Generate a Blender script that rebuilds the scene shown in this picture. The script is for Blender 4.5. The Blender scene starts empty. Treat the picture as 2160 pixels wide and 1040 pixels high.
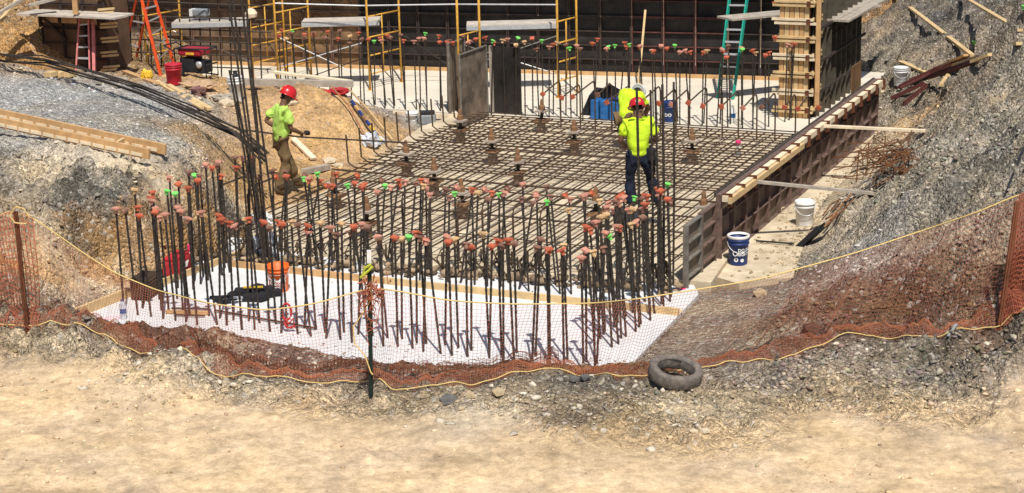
import bpy, bmesh, math, random
import numpy as np
from mathutils import Vector, Matrix, Quaternion
random.seed(7); rng=np.random.RandomState(7)
S=bpy.context.scene; COL=S.collection
# ---------------------------------------------------------------- camera
F=3755.; HC=7.0
_d=np.array([341.,-13695.,-3755.]);_d/=np.linalg.norm(_d);_up=-_d
_v=np.array([0,0,-1.]);_Y=_v-_v.dot(_up)*_up;_Y/=np.linalg.norm(_Y);_X=np.cross(_Y,_up)
RC=np.array([_X,_Y,_up]); CC=np.array([0,0,HC])
cd=bpy.data.cameras.new('camera'); cam=bpy.data.objects.new('camera',cd); COL.objects.link(cam)
cd.sensor_width=36; cd.lens=36*F/2160; cd.clip_end=2000; cd.clip_start=.1
M4=Matrix([[*RC[0],0],[*RC[1],0],[*RC[2],HC],[0,0,0,1]]); cam.matrix_world=M4; S.camera=cam
def ray(px,py): return RC@np.array([(px-1080)/F,-(py-520)/F,-1.])
def G(px,py,z=0.):                       # point of the photo at height z
    r=ray(px,py);t=(z-HC)/r[2];return CC+t*r
def D(px,py,y):                          # point of the photo at distance y
    r=ray(px,py);return CC+r*(y/r[1])
# ---------------------------------------------------------------- light
SUN=np.array([math.sin(math.radians(9.5)),-math.cos(math.radians(9.5)),math.tan(math.radians(60))]);SUN/=np.linalg.norm(SUN)
w=bpy.data.worlds.new('World'); S.world=w; w.use_nodes=True
sky=w.node_tree.nodes.new('ShaderNodeTexSky'); sky.sky_type='NISHITA'; sky.sun_disc=False
sky.sun_elevation=math.radians(60); sky.sun_rotation=math.atan2(SUN[0],SUN[1])
bg=w.node_tree.nodes['Background']; bg.inputs[1].default_value=.085
w.node_tree.links.new(sky.outputs[0],bg.inputs[0])
ld=bpy.data.lights.new('sun','SUN'); ld.energy=4.6; ld.angle=math.radians(.5); ld.color=(1,.95,.87)
lo=bpy.data.objects.new('sun',ld); COL.objects.link(lo); lo.location=(3,-5,30)
lo.rotation_euler=Vector(SUN).to_track_quat('Z','Y').to_euler()
S.view_settings.view_transform='Standard'; S.view_settings.look='None'; S.view_settings.gamma=1
S.view_settings.exposure=.08
S.render.engine='CYCLES'; S.render.resolution_x=1024; S.render.resolution_y=493
# ---------------------------------------------------------------- noise
def _h(ix,iy,s):
    n=(ix.astype(np.int64)*374761393+iy.astype(np.int64)*668265263+s*1442695)&0x7fffffff
    n=((n^(n>>13))*1274126177)&0x7fffffff
    return ((n^(n>>16))&0xffff)/65535.
def vn(x,y,s=0):
    ix=np.floor(x);iy=np.floor(y);fx=x-ix;fy=y-iy;fx=fx*fx*(3-2*fx);fy=fy*fy*(3-2*fy)
    a=_h(ix,iy,s);b=_h(ix+1,iy,s);c=_h(ix,iy+1,s);d=_h(ix+1,iy+1,s)
    return (a+(b-a)*fx)*(1-fy)+(c+(d-c)*fx)*fy-.5
def fbm(x,y,o=4,s=0):
    t=0;a=1
    for k in range(o): t=t+a*vn(x*2**k,y*2**k,s+k*17);a*=.5
    return t
# ---------------------------------------------------------------- materials
MT={}
def mat(name,col,rough=.8,var=.25,scale=8.,bump=.2,metal=0.,col2=None,stretch=None,spec=.3):
    if name in MT: return MT[name]
    m=bpy.data.materials.new(name); m.use_nodes=True; nt=m.node_tree; b=nt.nodes['Principled BSDF']
    b.inputs['Roughness'].default_value=rough; b.inputs['Metallic'].default_value=metal
    b.inputs['Specular IOR Level'].default_value=spec
    tc=nt.nodes.new('ShaderNodeTexCoord'); mp=nt.nodes.new('ShaderNodeMapping'); nt.links.new(tc.outputs['Object'],mp.inputs[0])
    if stretch: mp.inputs['Scale'].default_value=stretch
    n=nt.nodes.new('ShaderNodeTexNoise'); n.inputs['Scale'].default_value=scale; n.inputs['Detail'].default_value=7; n.inputs['Roughness'].default_value=.65
    nt.links.new(mp.outputs[0],n.inputs['Vector'])
    r=nt.nodes.new('ShaderNodeValToRGB'); r.color_ramp.elements[0].position=.3; r.color_ramp.elements[1].position=.7
    c=np.array(col); lo_=np.clip(c*(1-var),0,1); hi_=np.clip(c*(1+var),0,1)
    if col2 is not None: hi_=np.array(col2)
    r.color_ramp.elements[0].color=(*lo_,1); r.color_ramp.elements[1].color=(*hi_,1)
    nt.links.new(n.outputs[0],r.inputs[0]); nt.links.new(r.outputs[0],b.inputs['Base Color'])
    if bump>0:
        n2=nt.nodes.new('ShaderNodeTexNoise'); n2.inputs['Scale'].default_value=scale*4; n2.inputs['Detail'].default_value=5
        nt.links.new(mp.outputs[0],n2.inputs['Vector'])
        bp=nt.nodes.new('ShaderNodeBump'); bp.inputs['Strength'].default_value=bump; bp.inputs['Distance'].default_value=.01
        nt.links.new(n2.outputs[0],bp.inputs['Height']); nt.links.new(bp.outputs[0],b.inputs['Normal'])
    MT[name]=m; return m
rebar_m=mat('rebar_steel',(.028,.024,.022),.6,.6,30,.5,.2,col2=(.085,.065,.05))
rust_m=mat('rusty_steel',(.13,.045,.02),.9,.5,20,.4)
wood_m=mat('new_lumber',(.62,.44,.22),.8,.22,5,.2,stretch=(1,1,1))
woodp_m=mat('pale_lumber',(.75,.62,.43),.8,.2,5,.2)
woodg_m=mat('grey_lumber',(.38,.33,.27),.9,.3,6,.3)
woodo_m=mat('orange_lumber',(.55,.33,.15),.8,.25,5,.2)
ply_m=mat('stained_plywood',(.12,.075,.045),.75,.5,2.2,.2,col2=(.24,.16,.10))
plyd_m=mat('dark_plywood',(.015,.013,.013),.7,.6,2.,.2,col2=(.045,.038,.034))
plyb_m=mat('brown_plywood',(.22,.12,.05),.8,.4,2.,.2)
rail_m=mat('form_rail',(.17,.10,.07),.8,.4,8,.3,.1)
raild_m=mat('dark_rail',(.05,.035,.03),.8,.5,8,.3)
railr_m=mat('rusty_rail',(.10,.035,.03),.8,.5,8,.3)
yel_m=mat('yellow_paint',(.62,.33,.05),.6,.3,12,.1)
alu_m=mat('aluminium',(.55,.56,.57),.4,.15,10,.05,.4)
grn_m=mat('green_fibreglass',(.02,.33,.24),.5,.2,10,.05)
orl_m=mat('orange_fibreglass',(.75,.09,.02),.5,.25,10,.05)
brl_m=mat('faded_red_fibreglass',(.62,.20,.19),.6,.25,10,.05)
black_m=mat('black_plastic',(.02,.021,.025),.6,.4,15,.2)
blk_m=mat('black_fabric',(.018,.018,.022),.9,.4,20,.3)
white_m=mat('white_plastic',(.72,.71,.68),.5,.12,8,.05)
red_m=mat('red_paint',(.5,.02,.035),.45,.2,8,.05)
redf_m=mat('red_fabric',(.42,.03,.035),.9,.35,10,.3)
orb_m=mat('orange_plastic',(.80,.14,.02),.45,.1,8,.05)
blu_m=mat('blue_plastic',(.02,.045,.17),.45,.2,8,.05)
blub_m=mat('bright_blue_plastic',(.02,.12,.33),.5,.35,8,.2)
txt_m=mat('white_print',(.8,.8,.78),.6,.05,8,0)
yelp_m=mat('yellow_plastic',(.7,.45,.04),.5,.2,8,.05)
rope_m=mat('yellow_rope',(.72,.52,.2),.9,.25,60,.3)
net_m=mat('orange_netting',(.40,.125,.07),.7,.3,3,0)
netd_m=mat('brown_netting',(.20,.07,.035),.8,.4,3,0)
cap_o=mat('orange_cap',(.52,.13,.065),.6,.3,12,.1)
cap_f=mat('faded_cap',(.58,.27,.19),.7,.3,12,.1)
cap_y=mat('yellowed_cap',(.62,.40,.20),.7,.3,12,.1)
cap_b=mat('dirty_cap',(.25,.13,.09),.8,.4,12,.1)
cap_g=mat('green_cap',(.20,.66,.13),.6,.2,12,.1)
skin_m=mat('skin',(.17,.085,.05),.6,.15,10,.05)
hair_m=mat('black_hair',(.012,.010,.009),.8,.3,30,.3)
vis_m=mat('lime_cotton',(.48,.70,.13),.9,.16,7,.5)
visy_m=mat('bright_yellow_cotton',(.58,.80,.03),.9,.13,7,.5)
jean_m=mat('dark_denim',(.012,.016,.03),.9,.4,7,.3)
khaki_m=mat('brown_canvas',(.16,.105,.05),.9,.4,5,.3)
boot_m=mat('boot_leather',(.10,.065,.035),.8,.4,10,.3)
hat_m=mat('red_helmet',(.55,.015,.02),.3,.15,6,.0,spec=.5)
tyre_m=mat('dusty_rubber',(.13,.11,.10),.95,.3,14,.5,col2=(.24,.20,.165))
conc_m=mat('concrete_white',(.66,.66,.655),.85,.13,1.1,.15)
conb_m=mat('concrete_beige',(.47,.37,.24),.9,.14,2.6,.4,col2=(.73,.62,.45))
cong_m=mat('concrete_cream',(.66,.60,.49),.9,.12,1.2,.15)
card_m=mat('cardboard',(.45,.30,.18),.9,.3,5,.2)
pink_m=mat('pink_paint',(.85,.05,.2),.6,.1,8,0)
grey_m=mat('grey_plastic',(.25,.27,.28),.6,.2,8,.1)
clear_m=mat('crumpled_film',(.55,.58,.62),.25,.5,14,.6,spec=.6)
tpost_m=mat('green_post',(.012,.024,.017),.6,.3,10,.1)
# ---------------------------------------------------------------- mesh builder
class MB:
    def __init__(s): s.v=[];s.f=[];s.n=0
    def add(s,v,f):
        s.v.append(np.asarray(v,float)); s.f+= [tuple(i+s.n for i in q) for q in f]; s.n+=len(v); return s
    def box(s,c,sz,ax=None,bev=0):
        c=np.asarray(c,float);h=np.asarray(sz,float)/2
        ax=np.eye(3) if ax is None else np.asarray(ax,float)
        pts=[c+ax[0]*h[0]*i+ax[1]*h[1]*j+ax[2]*h[2]*k for k in(-1,1) for j in(-1,1) for i in(-1,1)]
        return s.add(pts,[(0,2,3,1),(4,5,7,6),(0,1,5,4),(2,6,7,3),(0,4,6,2),(1,3,7,5)])
    def beam(s,p,q,w,h,up=(0,0,1)):
        p=np.asarray(p,float);q=np.asarray(q,float);a=q-p;L=np.linalg.norm(a);a/=L
        u=np.asarray(up,float);b=np.cross(u,a)
        if np.linalg.norm(b)<1e-4: b=np.cross((1.,0,0),a)
        b/=np.linalg.norm(b);c=np.cross(a,b)
        return s.box((p+q)/2,(L,w,h),(a,b,c))
    def tube(s,pts,r,n=7,r2=None):
        pts=[np.asarray(p,float) for p in pts];rs=[r]*len(pts) if np.isscalar(r) else r
        V=[];F_=[];ref=np.array([.31,.17,.93])
        for i,p in enumerate(pts):
            t=pts[min(i+1,len(pts)-1)]-pts[max(i-1,0)];t=t/(np.linalg.norm(t)+1e-9)
            rr=ref if abs(ref@t)<.95 else np.array([1.,0,0])
            b=np.cross(rr,t);b/=np.linalg.norm(b);c=np.cross(t,b)
            for k in range(n):
                an=2*math.pi*k/n;V.append(p+rs[i]*(math.cos(an)*b+math.sin(an)*c))
        for i in range(len(pts)-1):
            for k in range(n):
                k2=(k+1)%n;F_.append((i*n+k,i*n+k2,(i+1)*n+k2,(i+1)*n+k))
        F_.append(tuple(range(n))[::-1]);F_.append(tuple((len(pts)-1)*n+k for k in range(n)))
        return s.add(V,F_)
    def lathe(s,prof,c=(0,0,0),n=28,axis=None,close=True,jit=0):
        c=np.asarray(c,float);ax=np.eye(3) if axis is None else np.asarray(axis,float)
        V=[];F_=[]
        for (r,z) in prof:
            for k in range(n):
                an=2*math.pi*k/n;V.append(c+ax[0]*r*math.cos(an)+ax[1]*r*math.sin(an)+ax[2]*z)
        m=len(prof)
        for i in range(m-1):
            for k in range(n):
                k2=(k+1)%n;F_.append((i*n+k,i*n+k2,(i+1)*n+k2,(i+1)*n+k))
        if close: F_.append(tuple(range(n))[::-1]);F_.append(tuple((m-1)*n+k for k in range(n)))
        return s.add(V,F_)
    def prism(s,poly,z0,z1):
        n=len(poly);V=[(p[0],p[1],z0) for p in poly]+[(p[0],p[1],z1) for p in poly]
        return s.add(V,[tuple(range(n))[::-1],tuple(range(n,2*n))]+[(i,(i+1)%n,n+(i+1)%n,n+i) for i in range(n)])
    def build(s,name,m,parent=None,smooth=False,origin=None,bevel=0):
        V=np.concatenate(s.v)
        o=np.zeros(3)
        if parent is not None: o=np.array(parent.get('_w',(0,0,0)))
        elif origin is None:
            o=np.array([(V[:,0].min()+V[:,0].max())/2,(V[:,1].min()+V[:,1].max())/2,V[:,2].min()])
        else: o=np.asarray(origin,float)
        me=bpy.data.meshes.new(name); me.from_pydata((V-o).tolist(),[],s.f); me.update()
        bm=bmesh.new();bm.from_mesh(me);bmesh.ops.recalc_face_normals(bm,faces=bm.faces);bm.to_mesh(me);bm.free()
        if smooth:
            me.polygons.foreach_set('use_smooth',[len(p.vertices)<=4 for p in me.polygons])
        me.materials.append(m)
        ob=bpy.data.objects.new(name,me);COL.objects.link(ob)
        if parent is not None: ob.parent=parent; ob['_w']=parent['_w']
        else: ob.location=o; ob['_w']=tuple(float(x) for x in o)
        if bevel:
            b=ob.modifiers.new('bevel','BEVEL');b.width=bevel;b.segments=2;b.limit_method='ANGLE'
        return ob
def tag(o,label=None,cat=None,group=None,kind=None):
    if label: o['label']=label
    if cat: o['category']=cat
    if group: o['group']=group
    if kind: o['kind']=kind
    return o
def thing(name,label,cat,loc,group=None):
    o=bpy.data.objects.new(name,None);COL.objects.link(o);o.location=tuple(loc);o['_w']=tuple(float(x) for x in loc)
    o.empty_display_size=.1
    return tag(o,label,cat,group)
ORD='first second third fourth fifth sixth seventh eighth ninth tenth eleventh twelfth thirteenth fourteenth fifteenth sixteenth seventeenth eighteenth nineteenth twentieth'.split()
TEN={2:'twenty',3:'thirty',4:'forty',5:'fifty',6:'sixty',7:'seventy'}
def ordw(i):
    if i<20: return ORD[i]
    t,u=divmod(i+1,10)
    return (TEN[t][:-1]+'ieth') if u==0 else TEN[t]+'-'+ORD[u-1]
A=np.array([math.sin(math.radians(24.5)),math.cos(math.radians(24.5)),0]); B=np.array([A[1],-A[0],0]); UP=np.array([0,0,1.])
# ---------------------------------------------------------------- ground
CO0=dict(R=(.62,.49,.31),r=(.42,.35,.24),G=(.30,.29,.27),L=(.36,.36,.36),K=(.17,.17,.165),O=(.40,.24,.10),S=(.56,.39,.20),D=(.17,.12,.09),W=(.45,.43,.42),T=(.52,.44,.32),Q=(.27,.24,.21))
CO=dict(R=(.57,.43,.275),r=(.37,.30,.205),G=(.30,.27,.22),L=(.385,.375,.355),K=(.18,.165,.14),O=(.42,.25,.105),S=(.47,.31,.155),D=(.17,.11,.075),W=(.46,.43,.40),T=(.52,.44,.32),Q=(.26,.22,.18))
CP='''-150 1040 .4 R;300 1040 .4 R;700 1040 .4 R;1080 1040 .4 R;1500 1040 .4 R;1900 1040 .4 R;2300 1040 .4 R;-100 1200 .4 R;1000 1200 .4 R;2200 1200 .4 R
0 900 .4 R;300 900 .4 R;600 940 .4 R;900 960 .4 R;1300 980 .4 R;1700 960 .4 R;2000 930 .4 R;2200 900 .4 R;0 780 .42 R;180 800 .4 R;420 850 .4 R;600 880 .38 R;800 900 .4 R;1000 880 .42 T;1100 920 .4 R;1200 880 .42 r;1400 890 .4 r;1550 900 .4 r;1750 880 .4 R;2160 820 .45 R
1180 905 .4 r;1300 960 .4 R;1100 960 .4 R;1850 860 .42 r;2050 850 .44 r;0 720 .42 r;150 750 .42 r;350 790 .42 r;500 820 .42 r;650 850 .42 r;783 850 .45 r;950 850 .42 r;1100 850 .42 r;1280 850 .42 r;1430 850 .42 T;1600 830 .42 r;1800 820 .43 r;2000 780 .46 K;2160 740 .55 K;2000 830 .44 r
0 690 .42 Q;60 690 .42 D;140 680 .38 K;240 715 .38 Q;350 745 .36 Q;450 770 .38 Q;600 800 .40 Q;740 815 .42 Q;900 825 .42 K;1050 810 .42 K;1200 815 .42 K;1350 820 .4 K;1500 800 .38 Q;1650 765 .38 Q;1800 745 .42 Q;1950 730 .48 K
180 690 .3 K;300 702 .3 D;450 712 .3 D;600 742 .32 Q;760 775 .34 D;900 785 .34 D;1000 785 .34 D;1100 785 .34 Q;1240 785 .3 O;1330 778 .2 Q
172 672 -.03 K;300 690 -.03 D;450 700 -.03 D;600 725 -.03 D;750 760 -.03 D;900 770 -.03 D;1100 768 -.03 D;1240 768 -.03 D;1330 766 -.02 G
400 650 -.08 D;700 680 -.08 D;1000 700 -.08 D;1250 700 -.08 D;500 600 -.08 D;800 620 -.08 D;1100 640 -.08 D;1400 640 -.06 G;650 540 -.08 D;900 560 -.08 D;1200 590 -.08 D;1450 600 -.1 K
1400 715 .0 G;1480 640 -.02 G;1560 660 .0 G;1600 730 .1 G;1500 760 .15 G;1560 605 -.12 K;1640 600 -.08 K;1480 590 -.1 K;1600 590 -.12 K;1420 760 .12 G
1640 720 .3 D;1700 700 .35 D;1800 690 .45 D;1950 680 .52 D;2105 695 .6 D;1650 660 .2 D;1700 620 .28 D;1800 570 .5 W;1900 500 .85 G;1850 620 .5 D;2000 600 .85 D;2160 560 1.2 D;2160 650 .85 K;2160 430 1.8 G;2000 400 1.4 G;1880 420 .9 G;1790 470 .35 G;1770 540 .3 W;1720 560 .1 G;1700 510 -.05 T;1640 560 -.12 T;1560 560 -.12 T;1720 440 .02 T;1790 380 .05 T;1830 330 .05 T;1900 340 .4 G;2050 300 1.5 G;2160 250 2.2 G;1880 260 .2 G;1980 230 .9 O;2080 150 1.9 Q;2160 60 2.6 G;1860 215 .1 G;1830 120 .1 G;1850 60 .3 O;1920 110 .6 G;2000 60 1.3 Q;1900 0 1.1 Q;2160 0 3 G;1950 170 .55 G;2300 500 1.9 G;2300 250 3 G;2300 700 .8 K;2000 480 1.15 G;2100 400 1.75 G
600 480 -.08 S;800 450 -.08 S;1000 400 -.08 S;1200 350 -.08 S;1450 330 -.08 S;1450 450 -.08 S;1200 500 -.08 S;1100 300 -.08 S;1600 300 -.08 S;1750 350 -.08 T;1000 200 -.08 T;1300 200 -.08 T;1600 220 -.08 T;1300 150 -.08 T;1700 150 -.08 T;1000 130 -.08 T;800 180 -.08 T;700 130 -.05 T;1850 -60 .8 Q
155 655 .05 K;220 625 .02 T;300 595 .02 G;420 555 .02 G;480 530 .02 O;130 620 .2 O;190 590 .15 T;100 560 .5 O;230 550 .25 O;350 520 .3 O;450 490 .3 O;40 520 .75 O;0 620 .55 D;0 540 .75 O;200 480 .7 K;330 460 .7 O;450 430 .7 O;100 430 1.05 K;250 400 1.1 K;400 390 .95 O;520 420 .3 S;560 450 .08 S;500 480 .12 K;0 380 1.2 K;150 350 1.3 T;300 350 1.2 T;60 410 1.1 T;110 470 .95 T;290 425 1.0 O;330 390 1.1 T;390 430 .85 O;280 500 .55 O;160 540 .42 O;60 590 .5 O;200 600 .2 T;380 480 .6 O;430 400 .95 O;200 370 1.2 T;450 340 .8 S;420 310 1.1 L;0 260 1.5 L;150 240 1.5 L;300 240 1.4 L;400 260 1.2 L;480 320 .65 S;0 175 1.6 L;150 170 1.5 L;300 190 1.3 L;380 215 1.2 L;-150 300 1.5 L;-150 500 1 O;-150 650 .6 O
410 165 .8 S;340 165 .8 S;250 160 .85 Q;170 150 .9 O;80 140 1.0 O;0 140 1.1 O;0 100 1.1 G;90 110 1. G;60 70 1.4 O;0 40 2 O;90 20 2. O;-150 100 2 O;0 -50 2.6 O;150 60 1. D
480 180 .95 S;430 195 1.1 S;540 190 1.05 S;640 180 1.15 S;720 205 .95 S;790 240 .5 S;832 270 .1 S;600 290 .45 S;700 300 .35 S;650 340 .15 S;760 330 .08 S;560 330 .35 S;850 300 .02 S;520 280 .7 S;640 400 .05 S;720 360 .05 S;600 415 .08 S;800 335 .03 T;900 270 .0 L;860 250 .0 L;940 250 -.02 L;540 165 .3 S;640 160 .1 S;740 190 .1 S'''
cps=[]
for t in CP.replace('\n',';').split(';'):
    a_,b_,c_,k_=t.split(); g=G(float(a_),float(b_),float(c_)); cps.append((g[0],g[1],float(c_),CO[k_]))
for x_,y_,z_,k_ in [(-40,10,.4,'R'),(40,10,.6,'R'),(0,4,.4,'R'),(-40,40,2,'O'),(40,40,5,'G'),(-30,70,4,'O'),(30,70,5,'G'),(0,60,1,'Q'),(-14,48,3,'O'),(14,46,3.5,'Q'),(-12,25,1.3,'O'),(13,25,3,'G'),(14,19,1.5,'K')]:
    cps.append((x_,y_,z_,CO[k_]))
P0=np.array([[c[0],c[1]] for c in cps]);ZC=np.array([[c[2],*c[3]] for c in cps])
_D=np.linalg.norm(P0[:,None]-P0[None],axis=2)
_K=np.zeros((len(P0)+1,len(P0)+1));_K[:-1,:-1]=-_D+np.eye(len(P0))*-.02;_K[-1,:-1]=1;_K[:-1,-1]=1
WZ=np.linalg.solve(_K,np.vstack([ZC,np.zeros((1,4))]))
def field(x,y):
    out=np.zeros((len(x),4))
    for i in range(0,len(x),20000):
        q=np.stack([x[i:i+20000],y[i:i+20000]],1);d=np.sqrt(((q[:,None]-P0[None])**2).sum(2)+.01)
        out[i:i+20000]=-d@WZ[:-1]+WZ[-1]
    return out
def inpoly(x,y,poly):
    r=np.zeros(len(x),bool);n=len(poly)
    for i in range(n):
        x0,y0=poly[i][:2];x1,y1=poly[(i+1)%n][:2]
        c=((y0>y)!=(y1>y))&(x<(x1-x0)*(y-y0)/(y1-y0+1e-12)+x0);r^=c
    return r
SLAB=[G(*p) [:2] for p in [(150,668),(300,690),(450,702),(600,727),(750,763),(900,775),(1100,775),(1240,775),(1332,768),(1474,620),(1440,560),(480,500),(475,528)]]
FA=G(560,213,.1);FB=G(1660,283,.1)   # front edge of the far slab
FAR=[FA[:2]-4*B[:2],FB[:2]+.2*B[:2],FB[:2]+7*A[:2]+1*B[:2],FA[:2]+8*A[:2]-4*B[:2]]
MATP=[G(*p,.1)[:2] for p in [(505,512),(640,522),(800,545),(950,560),(1100,572),(1300,582),(1432,584),(1500,590),(1700,300),(1660,278),(960,238),(890,262),(850,290),(790,345),(640,420),(560,440)]]
STRIP=[G(*p)[:2] for p in [(1480,575),(1560,598),(1600,588),(1672,586),(1700,500),(1735,430),(1800,360),(1868,280),(1835,255)]]
def th(x,y,noise=True):
    x=np.atleast_1d(np.asarray(x,float));y=np.atleast_1d(np.asarray(y,float));f=field(x,y);z=f[:,0].copy()
    road=np.clip((f[:,1]-.40)/.15,0,1)
    zz=np.clip((z-.02)*4,0,1)
    if noise:
        rough=(.22*(1-road)+.03)*zz+.015
        cliff=np.exp(-(((x+5.2)/2.6)**2+((y-25.3)/1.7)**2))
        mul=1+1.3*np.clip((-2.6-x)/1.,0,1)*np.clip((28.2-y)/1.5,0,1)+1.2*np.clip((x-4.)/1.,0,1)+.3
        lm=np.clip((f[:,1]-.31)/.04,0,1)*np.clip((.10-(f[:,1]-f[:,3]))/.04,0,1)
        rough=rough*mul*(1-.6*lm)
        z=z+fbm(x*1.3,y*1.3,3,5)*rough*.5+fbm(x*4,y*4,3,9)*rough*.30+fbm(x*11,y*11,3,3)*rough*.22
        rg=np.abs(fbm(x*1.6+3,y*2.6,4,31));z=z-cliff*rg*.45+cliff*.08-cliff*np.clip(.10-rg,0,1)*3.2
        u=(x*.86+y*.5);vv=(-x*.5+y*.86)
        tr_=road*np.clip(1-np.abs(((x*.25+y)*1.1)%2.1-1.05)*2.2,0,1)*np.clip(fbm(x*.5,y*.9,2,66)*3+.4,0,1)
        for c0 in((1480,900,1.5,.5),(330,850,.9,.4),(1950,850,1.2,.35),(1650,840,.8,.25)):
            g0=G(c0[0],c0[1],.4);tr_=np.maximum(tr_,road*np.exp(-((x-g0[0])/c0[2])**2-((y-g0[1])/c0[3])**2))
        z=z+tr_*.017*np.sin(u*38+np.sin(vv*9)*1.3)
        # wheel ruts and tread ridges of the dirt road
        z=z+road*.02*fbm(x*.7+.2*y,y*2.6,3,77)
    for P_ in (SLAB,FAR,MATP,STRIP):
        i=inpoly(x,y,P_); z[i]=np.minimum(z[i],-.16)
    return z,f[:,1:],road
def tz(x,y): return float(th([x],[y])[0][0])
def GT(px,py,off=0.):
    rr=ray(px,py);a,b=(4.-HC)/rr[2],(-.3-HC)/rr[2]       # first place where the line of sight meets the ground
    for k in range(2):
        t=np.linspace(a,b,120);q=CC[None]+t[:,None]*rr[None];z=th(q[:,0],q[:,1])[0]+off;h=np.nonzero(q[:,2]<=z)[0]
        i=max(1,h[0]) if len(h) else 119
        a,b=t[i-1],t[i]
    q=CC+rr*b;return np.array([q[0],q[1],tz(q[0],q[1])+off])
def grid_axis(lo,hi,step,outer):
    c=np.arange(lo,hi,step);e=[];s=step;p=hi
    while p<outer: e.append(p);s*=1.35;p+=s
    f=[];s=step;p=lo-step
    while p>-outer: f.append(p);s*=1.35;p-=s
    return np.array(f[::-1]+list(c)+e)
gx=grid_axis(-9,10.5,.055,70);gy=np.concatenate([np.arange(-20,13,1.5),np.arange(13,30,.05),np.arange(30,47,.09),np.arange(47,110,2.)])
XX,YY=np.meshgrid(gx,gy);xf=XX.ravel();yf=YY.ravel()
Z,Cc,road=th(xf,yf)
nx=len(gx);ny=len(gy)
me=bpy.data.meshes.new('ground')
idx=np.arange(nx*ny).reshape(ny,nx)
q=np.stack([idx[:-1,:-1],idx[:-1,1:],idx[1:,1:],idx[1:,:-1]],-1).reshape(-1,4)
me.vertices.add(nx*ny);me.vertices.foreach_set('co',np.stack([xf,yf,Z],1).ravel())
me.loops.add(q.size);me.loops.foreach_set('vertex_index',q.ravel())
me.polygons.add(len(q));me.polygons.foreach_set('loop_start',np.arange(0,q.size,4));me.polygons.foreach_set('loop_total',np.full(len(q),4))
me.update()
_w=fbm(xf*1.1,yf*1.1,3,61)*.9;_w2=fbm(xf*1.1+9,yf*1.1,3,62)*.9
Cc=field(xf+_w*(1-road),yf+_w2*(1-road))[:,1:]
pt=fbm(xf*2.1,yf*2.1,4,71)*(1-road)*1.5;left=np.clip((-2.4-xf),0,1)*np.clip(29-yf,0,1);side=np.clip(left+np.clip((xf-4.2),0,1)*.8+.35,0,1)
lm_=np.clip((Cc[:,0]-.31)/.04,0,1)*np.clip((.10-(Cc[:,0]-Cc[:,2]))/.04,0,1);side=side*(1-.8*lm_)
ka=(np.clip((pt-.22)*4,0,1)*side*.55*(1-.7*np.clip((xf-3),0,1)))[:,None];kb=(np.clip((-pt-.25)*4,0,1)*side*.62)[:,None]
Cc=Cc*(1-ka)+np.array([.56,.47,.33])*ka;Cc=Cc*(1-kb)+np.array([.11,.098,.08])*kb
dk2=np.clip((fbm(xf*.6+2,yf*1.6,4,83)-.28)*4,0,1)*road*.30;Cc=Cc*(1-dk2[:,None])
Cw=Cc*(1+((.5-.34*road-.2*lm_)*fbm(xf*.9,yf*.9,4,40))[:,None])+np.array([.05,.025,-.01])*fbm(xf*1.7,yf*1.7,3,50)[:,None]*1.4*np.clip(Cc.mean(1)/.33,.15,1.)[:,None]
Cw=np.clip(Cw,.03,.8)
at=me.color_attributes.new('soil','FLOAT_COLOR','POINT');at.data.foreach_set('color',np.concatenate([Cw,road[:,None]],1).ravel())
me.polygons.foreach_set('use_smooth',np.ones(len(q),bool))
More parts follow.
